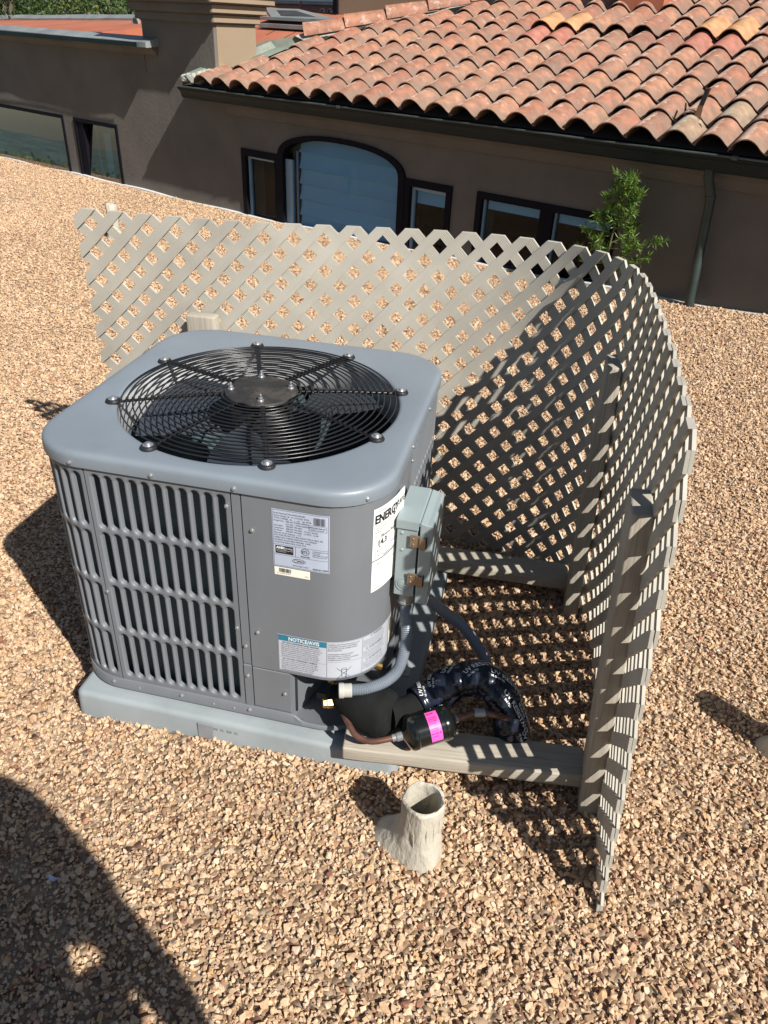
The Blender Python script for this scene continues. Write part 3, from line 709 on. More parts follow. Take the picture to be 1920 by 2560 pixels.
    d = lab('data_label', 0.1540, 0.2672, -0.1955, -0.0628, MT['label_blue'])
    T = lambda x, y, s, tx, sx=1.0, bo=0.0: ('t', x, y, s, tx, sx, bo)
    fr = lambda w_, h_, lw=0.0006, x=0.0, y=0.0: [('r', x, y, w_, lw), ('r', x, y-h_, w_, lw), ('l', x, y-h_, 0.0, h_+0.00001, lw), ('l', x+w_, y-h_, 0.0, h_, lw)]
    s = 0.0048
    items = fr(0.1092, 0.1287, x=0.002, y=-0.002)+[('r', 0.002, -0.080, 0.1092, 0.0005), ('r', 0.002, -0.104, 0.1092, 0.0005), ('l', 0.046, -0.104, 0, 0.024, 0.0005)]
    rows = [(0.004, -0.010, 'Model Number:'), (0.028, -0.010, 'ACWA-H3024-MFG5E0'), (0.004, -0.0155, 'Factory Charge'), (0.028, -0.0155, '5  lbs  10  oz (2.55kg)  R410A'), (0.004, -0.021, 'TOTAL CHARGE'), (0.028, -0.021, '____ lbs ____ oz (    kg)  R410A'),
            (0.004, -0.0265, 'Design Press.'), (0.028, -0.0265, 'High side: 3.79MPa (550PSIG)'), (0.028, -0.032, 'Low side:  1.72MPa (250PSIG)'), (0.004, -0.0375, 'Unit Supply'), (0.028, -0.0375, '208/230V 1PH 60Hz'), (0.004, -0.043, 'Compressor'), (0.028, -0.043, '208/230V 1PH 60Hz   13.2 RLA  60 LRA'),
            (0.004, -0.0485, 'Fan Motor'), (0.028, -0.0485, '208/230V 1PH 60Hz   1.0 W/CC  1/6 HP'), (0.004, -0.054, 'Minimum Circuit Ampacity:  17.7A'), (0.004, -0.0595, 'MAX FUSE OR MAX CKT BKR (HACR TYPE per NEC): 30A'), (0.004, -0.065, 'FUSIBLE MAX. DISJONCTEUR MAX. DE COURANT'), (0.004, -0.0705, 'MAXIMUM ALLOWABLE PRESSURE:  4.2MPa'), (0.004, -0.076, 'OUTDOOR RESISTANCE CLASS: IPX4')]
    items += [T(x, y, s, tx, 0.80) for x, y, tx in rows]+[('b', 0.083, -0.0235, 0.022, 0.0165), T(0.0745, -0.031, 0.0042, 'INSTALLER: Mark per', 0.82, 0.00006), T(0.0745, -0.0355, 0.0042, 'installation instruction', 0.76)]+fr(0.0345, 0.012, 0.0004, 0.0735, -0.0255)
    items += [('o', 0.0655, -0.0885, 0.0086, 0.0078, 0.0013), T(0.0594, -0.0915, 0.0082, 'ETL', 0.86, 0.0003), T(0.0565, -0.1015, 0.0056, 'Intertek', 1.0, 0.0001), T(0.080, -0.0855, 0.0036, 'CONFORMS TO UL'), T(0.080, -0.0895, 0.0036, 'STD 1995'), T(0.080, -0.0935, 0.0036, 'CERTIFIED TO CSA'), T(0.080, -0.0975, 0.0036, 'STD C22.2 No.236'),
              ('o', 0.0525, -0.1135, 0.0135, 0.0056, 0.0009), ('r', 0.0425, -0.1168, 0.0075, 0.0066), T(0.0505, -0.116, 0.0066, 'PRO', 1.0, 0.0002), T(0.0395, -0.1265, 0.0056, 'www.acpro.com', 0.85), T(0.0805, -0.128, 0.0052, 'MADE IN CHINA', 0.78, 0.0001)]
    pr(d, 0.1540, -0.0628, items, MT['ink_grey'])
    pr(d, 0.1540, -0.0628, [('r', 0.0055, -0.101, 0.036, 0.0185)], MT['ink'], 0.0012)
    pr(d, 0.1540, -0.0628, [T(0.0075, -0.0895, 0.0072, 'AHRI', 1.0, 0.0004), T(0.0225, -0.0895, 0.0050, 'CERTIFIED', 0.78), T(0.0075, -0.0935, 0.0026, 'Unitary Small HP  AHRI Standard 210/240', 0.75), T(0.0075, -0.0967, 0.0026, 'www.ahridirectory.org', 0.8), T(0.0432, -0.1155, 0.0062, 'AC', 0.75, 0.0002)], MT['white_ink'], 0.0017)
    bl = lab('barcode_label', 0.1554, 0.2284, -0.2168, -0.1973, MT['label_cream'], 0.0007)
    pr(bl, 0.1554, -0.1973, [('b', 0.010, -0.0115, 0.024, 0.0095), T(0.005, -0.0155, 0.003, 'S/N  341B00742A0236'), T(0.062, -0.0145, 0.003, 'A0236')], MT['ink_grey'])
    fl = lambda u: 0.011*max(0, ((u-0.355)/0.113-0.35)/0.65)**1.6
    e = lab('energy_label', 0.355, 0.468, -0.262, -0.0635, MT['label_white'], 0.0008, 0.011)
    it = [T(0.004, -0.010, 0.005, 'U.S. Government', 0.8), T(0.003, -0.034, 0.0265, 'ENERGY', 0.80, 0.0011), T(0.074, -0.030, 0.017, 'GUIDE', 0.75, 0.0001), ('r', 0.066, -0.040, 0.0022, 0.020), ('l', 0.0625, -0.036, 0.0046, -0.0055, 0.0016), ('l', 0.0717, -0.036, -0.0046, -0.0055, 0.0016),
          T(0.004, -0.041, 0.0042, 'Federal law prohibits removal of this label', 0.7), T(0.004, -0.047, 0.0045, 'Central Air Conditioner', 0.85), T(0.004, -0.052, 0.0045, 'Cooling Only', 0.85), T(0.004, -0.057, 0.0045, 'Split System', 0.85), T(0.020, -0.072, 0.0105, 'Efficiency Rating (SEER2)', 0.80), T(0.012, -0.088, 0.018, '14.3', 0.95, 0.0006), T(0.016, -0.0945, 0.006, '▼'), ('r', 0.012, -0.1005, 0.09, 0.0011), ('l', 0.0125, -0.1035, 0, 0.006, 0.001), T(0.012, -0.107, 0.004, '13.4'), T(0.072, -0.107, 0.004, 'Most Efficient'), ('r', 0.0, -0.1225, 0.113, 0.0022), T(0.012, -0.113, 0.0042, 'Range of Similar Models', 0.85), T(0.030, -0.1175, 0.0042, 'Manufactured in this category', 0.8),
          T(0.012, -0.134, 0.0052, 'Notice', 0.9), T(0.012, -0.1395, 0.0042, 'Federal law allows this unit to be installed only in:', 0.7), T(0.006, -0.193, 0.0045, 'Energy information: ftc.gov/energy', 0.8)]+fr(0.098, 0.056, 0.0006, 0.008, -0.062)
    pr(e, 0.355, -0.0635, it, MT['ink'], 0.0014, fl)
    n_ = lab('notice_label', 0.156, 0.4335, -0.474, -0.372, MT['label_pale'])
    pr(n_, 0.156, -0.372, [('r', 0.002, -0.0165, 0.1035, 0.0155)], MT['teal'], 0.0012)
    pr(n_, 0.156, -0.372, [T(0.0235, -0.0135, 0.0142, 'NOTICE/AVIS', 0.80, 0.0004)], MT['white_ink'], 0.0017)
    nl = ['AIR / NON-CONDENSABLE GASES / MOISTURE', 'Flush refrigerant lines with dry nitrogen before use and', 'evacuate the system with a vacuum pump to 500 microns.', 'High moisture will damage the compressor of the unit.', 'Charging is complete only at steady liquid pressures.', 'Recover refrigerant from the system when servicing.', 'Clear moisture by breaking the vacuum with nitrogen.', 'Opening the system releases refrigerant into the air.']
    fl_ = ['AIR / GAZ NON CONDENSABLE / HUMIDITÉ', 'Rincer les conduites avec de l\'azote sec avant usage', 'et évacuer le système jusqu\'à 500 microns de vide.', 'L\'humidité endommage le compresseur de l\'appareil.', 'Récupérer le frigorigène lors de tout entretien.', 'Éliminer l\'humidité en cassant le vide à l\'azote.', 'La décharge dans l\'atmosphère est interdite.']
    it = []
    for i, tx in enumerate(nl): it.append(T(0.010 if i == 0 else 0.007, -0.0225-0.0053*i, 0.0048, tx, 0.80, 0.0001 if i == 0 else 0))
    it.append(('r', 0.002, -0.0625, 0.1035, 0.0004))
    for i, tx in enumerate(fl_): it.append(T(0.010 if i == 0 else 0.007, -0.068-0.0053*i, 0.0048, tx, 0.80, 0.0001 if i == 0 else 0))
    wl = ['WARNING: RISK OF ELECTRIC SHOCK. CAN', 'CAUSE INJURY OR DEATH. DISCONNECT', 'ALL REMOTE ELECTRIC POWER SUPPLIES', 'BEFORE SERVICING.', '', 'AVERTISSEMENT: RISQUE DE CHOC', 'ÉLECTRIQUE PEUT CAUSER DES', 'BLESSURES. COUPER TOUTES LES SOURCES', 'D\'ALIMENTATION À DISTANCE.']
    for i, tx in enumerate(wl): it.append(T(0.1085, -0.009-0.0054*i, 0.0046, tx, 0.74))
    # crossed-out bin
    bx, by = 0.143, -0.087
    it += [('l', bx-0.006, by+0.008, 0.0018, -0.021, 0.0011), ('l', bx+0.006, by+0.008, -0.0018, -0.021, 0.0011), ('l', bx-0.0065, by+0.008, 0.013, 0, 0.0014), ('l', bx-0.0042, by-0.013, 0.0084, 0, 0.0012), ('o', bx, by+0.0105, 0.0055, 0.003, 0.0009), ('o', bx+0.004, by-0.0125, 0.0022, 0.0022, 0.001), ('l', bx-0.016, by+0.014, 0.030, -0.029, 0.0011), ('l', bx+0.016, by+0.014, -0.030, -0.029, 0.0011), ('r', bx-0.0145, by-0.0205, 0.026, 0.0042)]
    for k, (hd, y0) in enumerate((('△ WARNING', -0.008), ('△ AVERTISSEMENT', -0.039), ('△ ADVERTENCIA', -0.070))):
        it.append(T(0.203 if k == 0 else 0.192, y0, 0.0082, hd, 0.76, 0.0001))
        for i in range(4): it.append(T(0.186, y0-0.0065-0.0052*i, 0.0044, ['Do not operate with panels off; moving fan inside', 'Installation by qualified personnel only, per code', 'Unit may start without warning at any time today', 'Failure to follow may result in injury or damage'][i] if k == 0 else ['Ne pas utiliser sans panneaux; ventilateur mobile', 'Installation par du personnel qualifié seulement', 'L\'appareil peut démarrer sans avertissement ici', 'Le non-respect peut causer blessures ou dommages'][i] if k == 1 else ['No operar sin paneles; ventilador en movimiento', 'Instalar solo por personal calificado y entrenado', 'La unidad puede arrancar sin previo aviso alguno', 'El incumplimiento puede causar lesiones o daños'][i], 0.72))
    it += [('l', 0.1065, -0.101, 0, 0.10, 0.0006), ('l', 0.1835, -0.101, 0, 0.10, 0.0006), ('r', 0.1065, -0.0565, 0.077, 0.0005)]+fr(0.2745, 0.099, 0.0006, 0.0015, -0.0015)
    pr(n_, 0.156, -0.372, it, MT['ink_grey'])
    wlab = lab('warning_sticker', 0.437, 0.468, -0.462, -0.382, MT['label_cream'], 0.0008)
air_conditioner()

# pad under it
def pad():
    mb = MB(); x0, x1, y0, y1, zt, zb = -0.343, 0.432, -0.402, 0.362, -0.642, -0.735
    def rr(e, z, r=0.02):
        o = []
        for cx, cy, a0 in ((x1-r, y1-r, 0), (x0+r, y1-r, 90), (x0+r, y0+r, 180), (x1-r, y0+r, 270)):
            for k in range(6):
                a = math.radians(a0+18*k); o.append((cx+(r+e)*math.cos(a), cy+(r+e)*math.sin(a), z))
        return o
    mb.loops([rr(0.004, zb), rr(0.0, zt-0.012), rr(-0.002, zt-0.005), rr(-0.007, zt-0.001), rr(-0.012, zt)], cap1=True)
    o = thing('equipment_pad', 'square grey plastic pad in the gravel under the air conditioner', 'equipment pad', (0.045, -0.02, -0.735))
    b = mb.build('slab', MT['pad'], o, smooth=40)
    q = MB(); f = lambda x, y: (0.002+x, -0.4036-0.0010, -0.668+y)
    lettering(q, '30 X 30 X', 0.0125, f, 'LEFT', 0.0, 1.2); q.build('lettering', mat('raised_grey_letters', (0.205, 0.23, 0.24), 0.5), o, fix=False)
    q = MB(); q.box(-0.032, 0.004, -0.4062, -0.403, -0.705, -0.655); q.build('patch', mat('old_sticker_mark', (0.22, 0.235, 0.26), 0.4), o)
    for x, y in ((0.40, 0.30), (0.392, -0.13)):
        q = MB(); q.box(x-0.024, x+0.016, y-0.016, y+0.016, -0.6418, -0.6395); q.box(x-0.028, x-0.0255, y-0.016, y+0.016, -0.6418, -0.607); q.lathe([(0.009, -0.6395), (0.009, -0.638), (0.006, -0.6375), (0.006, -0.634)], (x-0.002, y, 0), 8); q.build('hold_down_clip', MT['steel'], o, bevel=0.0006)
pad()

# ================================================================== DISCONNECT BOX AND CONDUITS
def disconnect():
    A = thing('disconnect_box', 'pale grey metal electrical disconnect box on the side of the air conditioner', 'electrical box', (0.372, -0.19, -0.30))
    y0, y1, zt, zb = -0.258, -0.128, -0.113, -0.302
    mb = MB(); mb.box(0.376, 0.418, y0, y1, zb, zt-0.001); mb.box(0.367, 0.376, y0+0.02, y1-0.02, zb+0.03, zt-0.03); mb.build('body', MT['box'], A, bevel=0.0015)
    mb = MB()   # lid over the top with a down-turned front
    mb.prism([(0.374, 0.001), (0.419, 0.001), (0.424, -0.006), (0.424, -0.009), (0.420, -0.0095), (0.420, -0.002), (0.374, -0.002)], y0-0.003, y1+0.003, lambda p, q, a: (p, a, zt+q))
    mb.box(0.374, 0.4195, y0-0.0035, y0-0.0015, zt-0.020, zt-0.001); mb.build('lid', MT['box'], A, bevel=0.0006)
    mb = MB()   # hinged cover
    mb.prism([(0.4225, 0.000), (0.437, -0.004), (0.447, -0.004), (0.449, -0.008), (0.449, zb-0.012-zt), (0.4225, zb-0.012-zt)], y0-0.004, y1+0.004, lambda p, q, a: (p, a, zt+q))
    mb.build('cover', MT['box'], A, bevel=0.002)
    mb = MB(); mb.box(0.4185, 0.4222, y0+0.004, y1-0.004, zb+0.004, zt-0.012); mb.build('cover_gap', MT['dark'], A)
    for z in (-0.158, -0.252):
        q = MB(); yy = y0-0.004
        q.box(0.404, 0.4235, yy-0.0030, yy-0.0016, z-0.013, z+0.016); q.box(0.4235, 0.427, yy-0.0062, yy-0.0016, z-0.013, z+0.014); q.box(0.427, 0.436, yy-0.0062, yy-0.0046, z-0.016, z+0.012)
        for dz in (-0.006, 0.007): q.lathe([(0.0026, 0), (0.002, 0.0016)], (0.411, yy-0.003, z+dz), 8, (0, -1, 0))
        q.build('hasp', MT['hasp'], A, bevel=0.0006)
        q = MB(); q.box(0.436, 0.4385, yy-0.0012, yy-0.0002, z-0.014, z+0.014); q.build('slot', MT['ink'], A)
    q = MB(); c = (0.396, y0, zb+0.030)
    q.lathe([(0.0165, 0), (0.0165, 0.0016), (0.0145, 0.0016), (0.0145, 0.0004), (0.0120, 0.0004), (0.0120, 0.0014), (0.0105, 0.0018), (0.0, 0.0018)], c, 32, (0, -1, 0), cap=False); q.build('knockout', MT['box'], A, smooth=25)
    for x, z in ((0.386, -0.145), (0.388, -0.186)):
        q = MB(); q.lathe([(0.0042, 0), (0.0036, 0.0010), (0.002, 0.0016)], (x, y0, z), 12, (0, -1, 0)); q.build('dimple', MT['box'], A, smooth=60)
    # fittings under the box
    q = MB(); q.lathe([(0.019, 0), (0.019, -0.012), (0.0165, -0.014), (0.0165, -0.030), (0.018, -0.031), (0.018, -0.036)], (0.398, -0.228, zb), 20); q.build('fitting', MT['steel'], A, smooth=30)
    q = MB(); q.lathe([(0.017, 0), (0.017, -0.014), (0.015, -0.016), (0.015, -0.030)], (0.406, -0.165, zb), 20); q.build('fitting', MT['steel'], A, smooth=30)
    # corrugated conduit curving to the service corner
    B = thing('flexible_conduit', 'grey ribbed conduit curving from the disconnect box to the unit corner', 'conduit', (0.398, -0.228, -0.34))
    P = catmull([(0.398, -0.228, -0.325), (0.402, -0.234, -0.37), (0.410, -0.250, -0.43), (0.406, -0.290, -0.472), (0.388, -0.326, -0.484), (0.352, -0.356, -0.489), (0.312, -0.372, -0.490)], 26)
    rad = [0.0125+0.0007*(1 if i % 2 else -1) for i in range(len(P))]
    q = MB(); q.tube(P, rad, 14); q.build('hose', MT['conduit'], B, smooth=50)
    q = MB(); q.lathe([(0.0138, 0), (0.0150, 0.002), (0.0150, 0.017), (0.0165, 0.019), (0.0165, 0.027), (0.012, 0.029)], (0.320, -0.370, -0.490), 16, (-1, -0.28, -0.04)); q.build('elbow_fitting', MT['conn'], B, smooth=30)
    C = thing('flexible_conduit', 'dark grey smooth conduit running from the disconnect box down into the gravel', 'conduit', (0.406, -0.165, -0.34))
    P = catmull([(0.406, -0.165, -0.325), (0.420, -0.150, -0.37), (0.462, -0.110, -0.44), (0.520, -0.090, -0.50), (0.575, -0.115, -0.55), (0.608, -0.150, -0.60), (0.624, -0.150, -0.66), (0.628, -0.130, -0.73)], 16)
    q = MB(); q.tube(P, 0.0135, 14); q.build('hose', MT['conduit'], C, smooth=50)
disconnect()

# ================================================================== REFRIGERANT LINES
def lines():
    A = thing('suction_line', 'thick black foam-covered pipe wrapped in shiny black tape, from the unit corner into the gravel', 'insulated pipe', (0.30, -0.33, -0.60))
    ax = catmull([(0.272, -0.318, -0.540), (0.296, -0.335, -0.544), (0.34, -0.352, -0.546), (0.385, -0.362, -0.546), (0.412, -0.366, -0.545)], 6)
    n = len(ax); rad = [0.027+0.027*(lambda q: q*q*(3-2*q))(min(1, i/(n*0.6))) - 0.010*max(0, (i-n*0.78)/(n*0.22)) for i in range(n)]; rad[0] = 0.020; rad[-1] = 0.041
    q = MB(); q.tube(ax, rad, 22); q.build('foam_sleeve', MT['foam'], A, smooth=50)
    p2 = catmull([(0.405, -0.362, -0.548), (0.44, -0.340, -0.548), (0.466, -0.312, -0.545)], 6)
    q = MB(); q.tube(p2, 0.033, 18); q.build('foam_pipe', MT['foam'], A, smooth=50)
    P = catmull([(0.455, -0.322, -0.545), (0.485, -0.292, -0.538), (0.530, -0.255, -0.520), (0.580, -0.240, -0.512), (0.625, -0.252, -0.530), (0.655, -0.275, -0.575), (0.672, -0.288, -0.625), (0.680, -0.290, -0.690), (0.682, -0.29, -0.74)], 10)
    rad = [0.0395+0.0008*math.sin(i*1.9)+0.0016*math.sin(i*0.5) for i in range(len(P))]
    V, F, fr = tube_geo(P, rad, 24)
    for i in range(len(P)):     # overlapping turns of tape: shallow steps that spiral
        for k in range(24):
            ph = (i*0.42 + k/24.0) % 1.0; c = P[i]; v = V[i*24+k]; V[i*24+k] = c+(v-c)*(1.0+0.035*ph)
    q = MB(); q.add(V, F); tp = q.build('tape_wrap', MT['tape'], A, smooth=35)
    def on_tube(s, a):
        s = max(0, min(len(P)-1.001, s)); i = int(s); f = s-i
        c = P[i].lerp(P[i+1], f); t, u, v = fr[i]; return c+(u*math.cos(a)+v*math.sin(a))*0.0424
    seg = sum((P[i+1]-P[i]).length for i in range(len(P)-1))/(len(P)-1)
    rr = random.Random(3); q = MB()
    spec = [(2, 0.75, 1.05), (9, 0.55, 0.95), (17, 0.25, 0.75), (24, 0.75, 0.60), (33, 0.45, 0.30), (40, 0.85, 0.2), (45, 0.15, 0.1), (54, 0.65, 0.1), (60, 0.1, 0.05)]
    for s0, a0, ang in spec:
        ca, sa = math.cos(ang), math.sin(ang)
        for tx, sz, dy in (('UV RESISTANT', 0.0135, 0), ('UL Std 723', 0.006, -0.008)):
            V, F = text_geo(tx, sz, 'LEFT', 0.0002); out = []
            for x, y, _ in V:
                y += dy; X = x*ca-y*sa; Y = x*sa+y*ca; out.append(on_tube(s0+X/seg, a0-0.35-Y/0.042))
            q.add(out, F)
    q.build('lettering', MT['white_ink'], tp, fix=False)
    # service valves at the corner
    q = MB(); q.lathe([(0.020, 0), (0.020, 0.02), (0.014, 0.024), (0.014, 0.05)], (0.255, -0.285, -0.535), 12, (0.55, -0.8, -0.05)); q.lathe([(0.013, 0), (0.013, 0.06)], (0.27, -0.27, -0.575), 10, (0, -0.3, 1)); q.build('valve_body', MT['brass'], A, smooth=30)
    q = MB(); q.box(0.256, 0.270, -0.300, -0.262, -0.59, -0.49); q.box(0.228, 0.252, -0.330, -0.326, -0.580, -0.560); q.build('valve_bracket', MT['black'], A, bevel=0.002)
    q = MB(); q.lathe([(0.0115, 0.0), (0.0125, 0.002), (0.0125, 0.022), (0.0105, 0.024), (0.0105, 0.031), (0.008, 0.033)], (0.283, -0.352, -0.553), 6, (-0.9, -0.42, 0.02)); q.build('brass_cap', MT['brass'], A, smooth=20)
    q = MB(); q.lathe([(0.0075, 0), (0.0085, 0.001), (0.0085, 0.02), (0.005, 0.022)], (0.345, -0.285, -0.486), 8, (1, 0.1, -0.35)); q.build('brass_cap', MT['brass'], A, smooth=20)
    # liquid line with its filter drier
    B = thing('filter_drier', 'glossy black cylindrical filter drier with a bright pink label, in a bent copper line', 'filter drier', (0.49, -0.36, -0.60))
    a = Vector((0.448, -0.402, -0.553)); b = Vector((0.535, -0.352, -0.540)); d = (b-a).normalized(); Ln = (b-a).length
    r = 0.0385
    q = MB(); q.lathe([(0.008, -0.010), (0.016, -0.006), (0.030, 0.0), (r-0.003, 0.004), (r, 0.010), (r, 0.019), (r-0.0018, 0.021), (r-0.0018, Ln-0.021), (r, Ln-0.019), (r, Ln-0.010), (r-0.003, Ln-0.004), (0.030, Ln), (0.016, Ln+0.006), (0.008, Ln+0.010)], a, 36, d); q.build('shell', MT['gloss_black'], B, smooth=30)
    # label wraps a strip of the barrel
    u = Vector((0, 0, 1)); u = (u-d*u.dot(d)).normalized(); v = d.cross(u)
    if v.y > 0: v = -v
    def cy(x, ang): return a+d*x+(u*math.cos(ang)+v*math.sin(ang))*(r-0.0010)
    q = MB(); q.loops([[cy(0.045, -0.25+1.9*i/20), cy(0.070, -0.25+1.9*i/20)] for i in range(21)], closed=False); lb = q.build('label', MT['pink'], B, fix=False, smooth=60)
    def cyt(x, y): return a+d*(0.0468+x)+(u*math.cos(-0.02-y/r)+v*math.sin(-0.02-y/r))*(r-0.0004)
    q = MB()
    for tx, sz, y in (('Sporlan', 0.0058, 0.0), ('OIL CLEANER', 0.0033, -0.009), ('REFRIGERANT', 0.0036, -0.0135), ('FILTER DRIER', 0.0036, -0.018), ('U.S. PAT. 410A', 0.0026, -0.0225), ('MAX 680 PSIG', 0.0030, -0.034), ('4.7 MPa SWP', 0.0030, -0.038), ('FLOW ►', 0.0062, -0.0455), ('C UL US', 0.0042, -0.0515)):
        V, F = text_geo(tx, sz, 'LEFT', 0.0001); q.add([cyt(p[0]*0.9, p[1]+y) for p in V], F)
    q.build('lettering', mat('magenta_print', (0.28, 0.01, 0.12), 0.5), lb, fix=False)
    P = catmull([(0.278, -0.335, -0.560), (0.300, -0.372, -0.555), (0.322, -0.402, -0.556), (0.345, -0.425, -0.562), (0.378, -0.430, -0.565), (0.412, -0.419, -0.560), tuple(a)], 8)
    q = MB(); q.tube(P, 0.0068, 10); q.build('copper_tube', MT['copper'], B, smooth=50)
    q = MB(); q.tube([P[-7], P[-1]], [0.0082, 0.0095], 10); q.lathe([(0.009, -0.022), (0.010, -0.02), (0.010, -0.008), (0.011, -0.006)], a, 12, d); q.build('braze_joint', MT['steel'], B, smooth=40)
    P = catmull([tuple(b), (0.556, -0.338, -0.538), (0.590, -0.322, -0.530), (0.625, -0.318, -0.533), (0.655, -0.305, -0.548)], 8)
    q = MB(); q.tube(P, 0.0068, 10); q.build('copper_tube', MT['copper'], B, smooth=50)
    q = MB(); q.tube([P[14], P[19]], 0.0095, 12); q.tube([P[1], P[5]], [0.010, 0.0085], 12); q.build('coupling', MT['steel'], B, smooth=40)
lines()

# ================================================================== TIMBER POSTS, RAILS AND LATTICE
def timber(mb_pts, w0, w1, name, parent, bev=0.005):
    """sawn board between two end centres; w0 = half size along its first side axis, w1 along the second"""
    (a, b, s1, s2) = mb_pts
    a, b, s1, s2 = [Vector(v) for v in (a, b, s1, s2)]
    d = (b-a).normalized(); s1 = (s1-d*s1.dot(d)).normalized(); s2 = d.cross(s1)
    n = 10; V = []; F = []; bm = bmesh.new(); rings = []
    for i in range(n+1):
        c = a.lerp(b, i/n); wob = 0.0008*math.sin(i*1.7)
        rings.append([bm.verts.new(c+s1*(w0+wob)*x+s2*w1*y) for x, y in ((-1, -1), (1, -1), (1, 1), (-1, 1))])
    for i in range(n):
        for k in range(4): bm.faces.new((rings[i][k], rings[i][(k+1) % 4], rings[i+1][(k+1) % 4], rings[i+1][k]))
    bm.faces.new(rings[0][::-1]); bm.faces.new(rings[n])
    bmesh.ops.recalc_face_normals(bm, faces=bm.faces)
    es = [e for e in bm.edges if len(e.link_faces) == 2 and e.calc_face_angle(0) > 0.8]
    bmesh.ops.bevel(bm, geom=es, offset=bev, segments=3, affect='EDGES', profile=0.5)
    uvl = bm.loops.layers.uv.new('UVMap')
    for f in bm.faces:
        nn = f.normal; use1 = abs(nn.dot(s1)) < abs(nn.dot(s2)); end = abs(nn.dot(d)) > 0.8
        for l in f.loops:
            r = l.vert.co-a
            if end: l[uvl].uv = (r.dot(s1)*14, r.dot(s2)*60)
            else: l[uvl].uv = ((r.dot(s1) if use1 else r.dot(s2))*3+(0.3 if use1 else 0.9), r.dot(d))
    me = bpy.data.meshes.new(name); bm.to_mesh(me); bm.free(); me.materials.append(MT['timber'])
    me.polygons.foreach_set('use_smooth', [True]*len(me.polygons)); me.set_sharp_from_angle(angle=math.radians(40))
    o = link(name, me, parent); return o
def posts():
    X, Y = (1, 0, 0), (0, 1, 0)
    for nm, a, b, w0, w1, lab in (
        ('fence_post', (0.852, -0.358, -0.76), (0.799, -0.367, 0.068), 0.0195, 0.044, 'weathered beige fence post nearest the open end of the lattice, lattice light stripes on it'),
        ('fence_post', (0.797, 0.292, -0.76), (0.771, 0.284, 0.064), 0.0190, 0.046, 'weathered beige fence post at the bend of the lattice, behind the disconnect box'),
        ('fence_post', (-0.338, 0.449, -0.78), (-0.346, 0.449, -0.003), 0.043, 0.0190, 'beige fence post whose sunlit top shows just above the back of the air conditioner')):
        o = timber((a, b, X, Y), w0, w1, nm, None); tag(o, lab, 'fence post', 'posts holding up the lattice')
    for nm, a, b, lab in (
        ('timber_rail', (0.312, -0.391, -0.6195), (0.826, -0.333, -0.6195), 'flat beige timber rail from the pad to the near fence post, under the filter drier'),
        ('timber_rail', (0.36, 0.334, -0.6195), (0.775, 0.350, -0.6195), 'flat beige timber rail from behind the unit to the fence post at the bend')):
        o = timber((a, b, (0, 1, 0), (0, 0, 1)), 0.0415, 0.0185, nm, None); tag(o, lab, 'timber rail', 'rails tying the posts to the pad')
posts()

# top edge of the flexible lattice panel, one point per tooth, from the far left end round the bend to the near end
LT = [(-0.6872, 0.5052, 0.24), (-0.5982, 0.4994, 0.2419), (-0.5104, 0.4943, 0.2438), (-0.4239, 0.4905, 0.2458), (-0.3385, 0.4882, 0.2477), (-0.2543, 0.4889, 0.2496), (-0.1718, 0.4944, 0.2515), (-0.0909, 0.5037, 0.2535), (-0.0109, 0.514, 0.2554), (0.0682, 0.5235, 0.2573), (0.1458, 0.5323, 0.2592), (0.2214, 0.54, 0.2612), (0.296, 0.5453, 0.2631), (0.3707, 0.5464, 0.265), (0.4454, 0.5412, 0.2669), (0.5189, 0.528, 0.2688), (0.5887, 0.5063, 0.2708), (0.6518, 0.4752, 0.2727), (0.7046, 0.432, 0.2746), (0.7448, 0.3746, 0.2765), (0.7716, 0.3046, 0.2785), (0.7865, 0.2275, 0.2804), (0.7935, 0.1486, 0.2823), (0.7966, 0.0695, 0.2842), (0.7987, -0.0106, 0.2861), (0.8004, -0.0912, 0.2878), (0.8021, -0.1702, 0.2891), (0.8035, -0.2459, 0.2898), (0.8043, -0.3193, 0.29), (0.8045, -0.3921, 0.29), (0.8041, -0.4651, 0.29), (0.8035, -0.5383, 0.29)]
LT = np.array(LT); LT = np.vstack([2*LT[0]-LT[1], LT, 2*LT[-1]-LT[-2]])
def lat(k, j):
    t = k+1; i = int(min(max(math.floor(t), 0), len(LT)-2)); f = t-i
    i0, i3 = max(i-1, 0), min(i+2, len(LT)-1)
    a, b, c, d = LT[i0], LT[i], LT[i+1], LT[i3]
    p = 0.5*(2*b+(c-a)*f+(2*a-5*b+4*c-d)*f*f+(3*b-a-3*c+d)*f**3)
    q = min(1, max(0, (k-12)/12)); q = q*q*(3-2*q)
    D = np.array([0.0027, 0, -0.0794])*(1-q)+np.array([0.0049, -0.0026, -0.0716])*q
    return p+D*j
def lat_n(k, j):
    a = lat(k+0.3, j)-lat(k-0.3, j); b = lat(k, j+0.3)-lat(k, j-0.3)
    n = np.cross(b, a); n /= np.linalg.norm(n)
    return n      # points to the hollow (unit) side
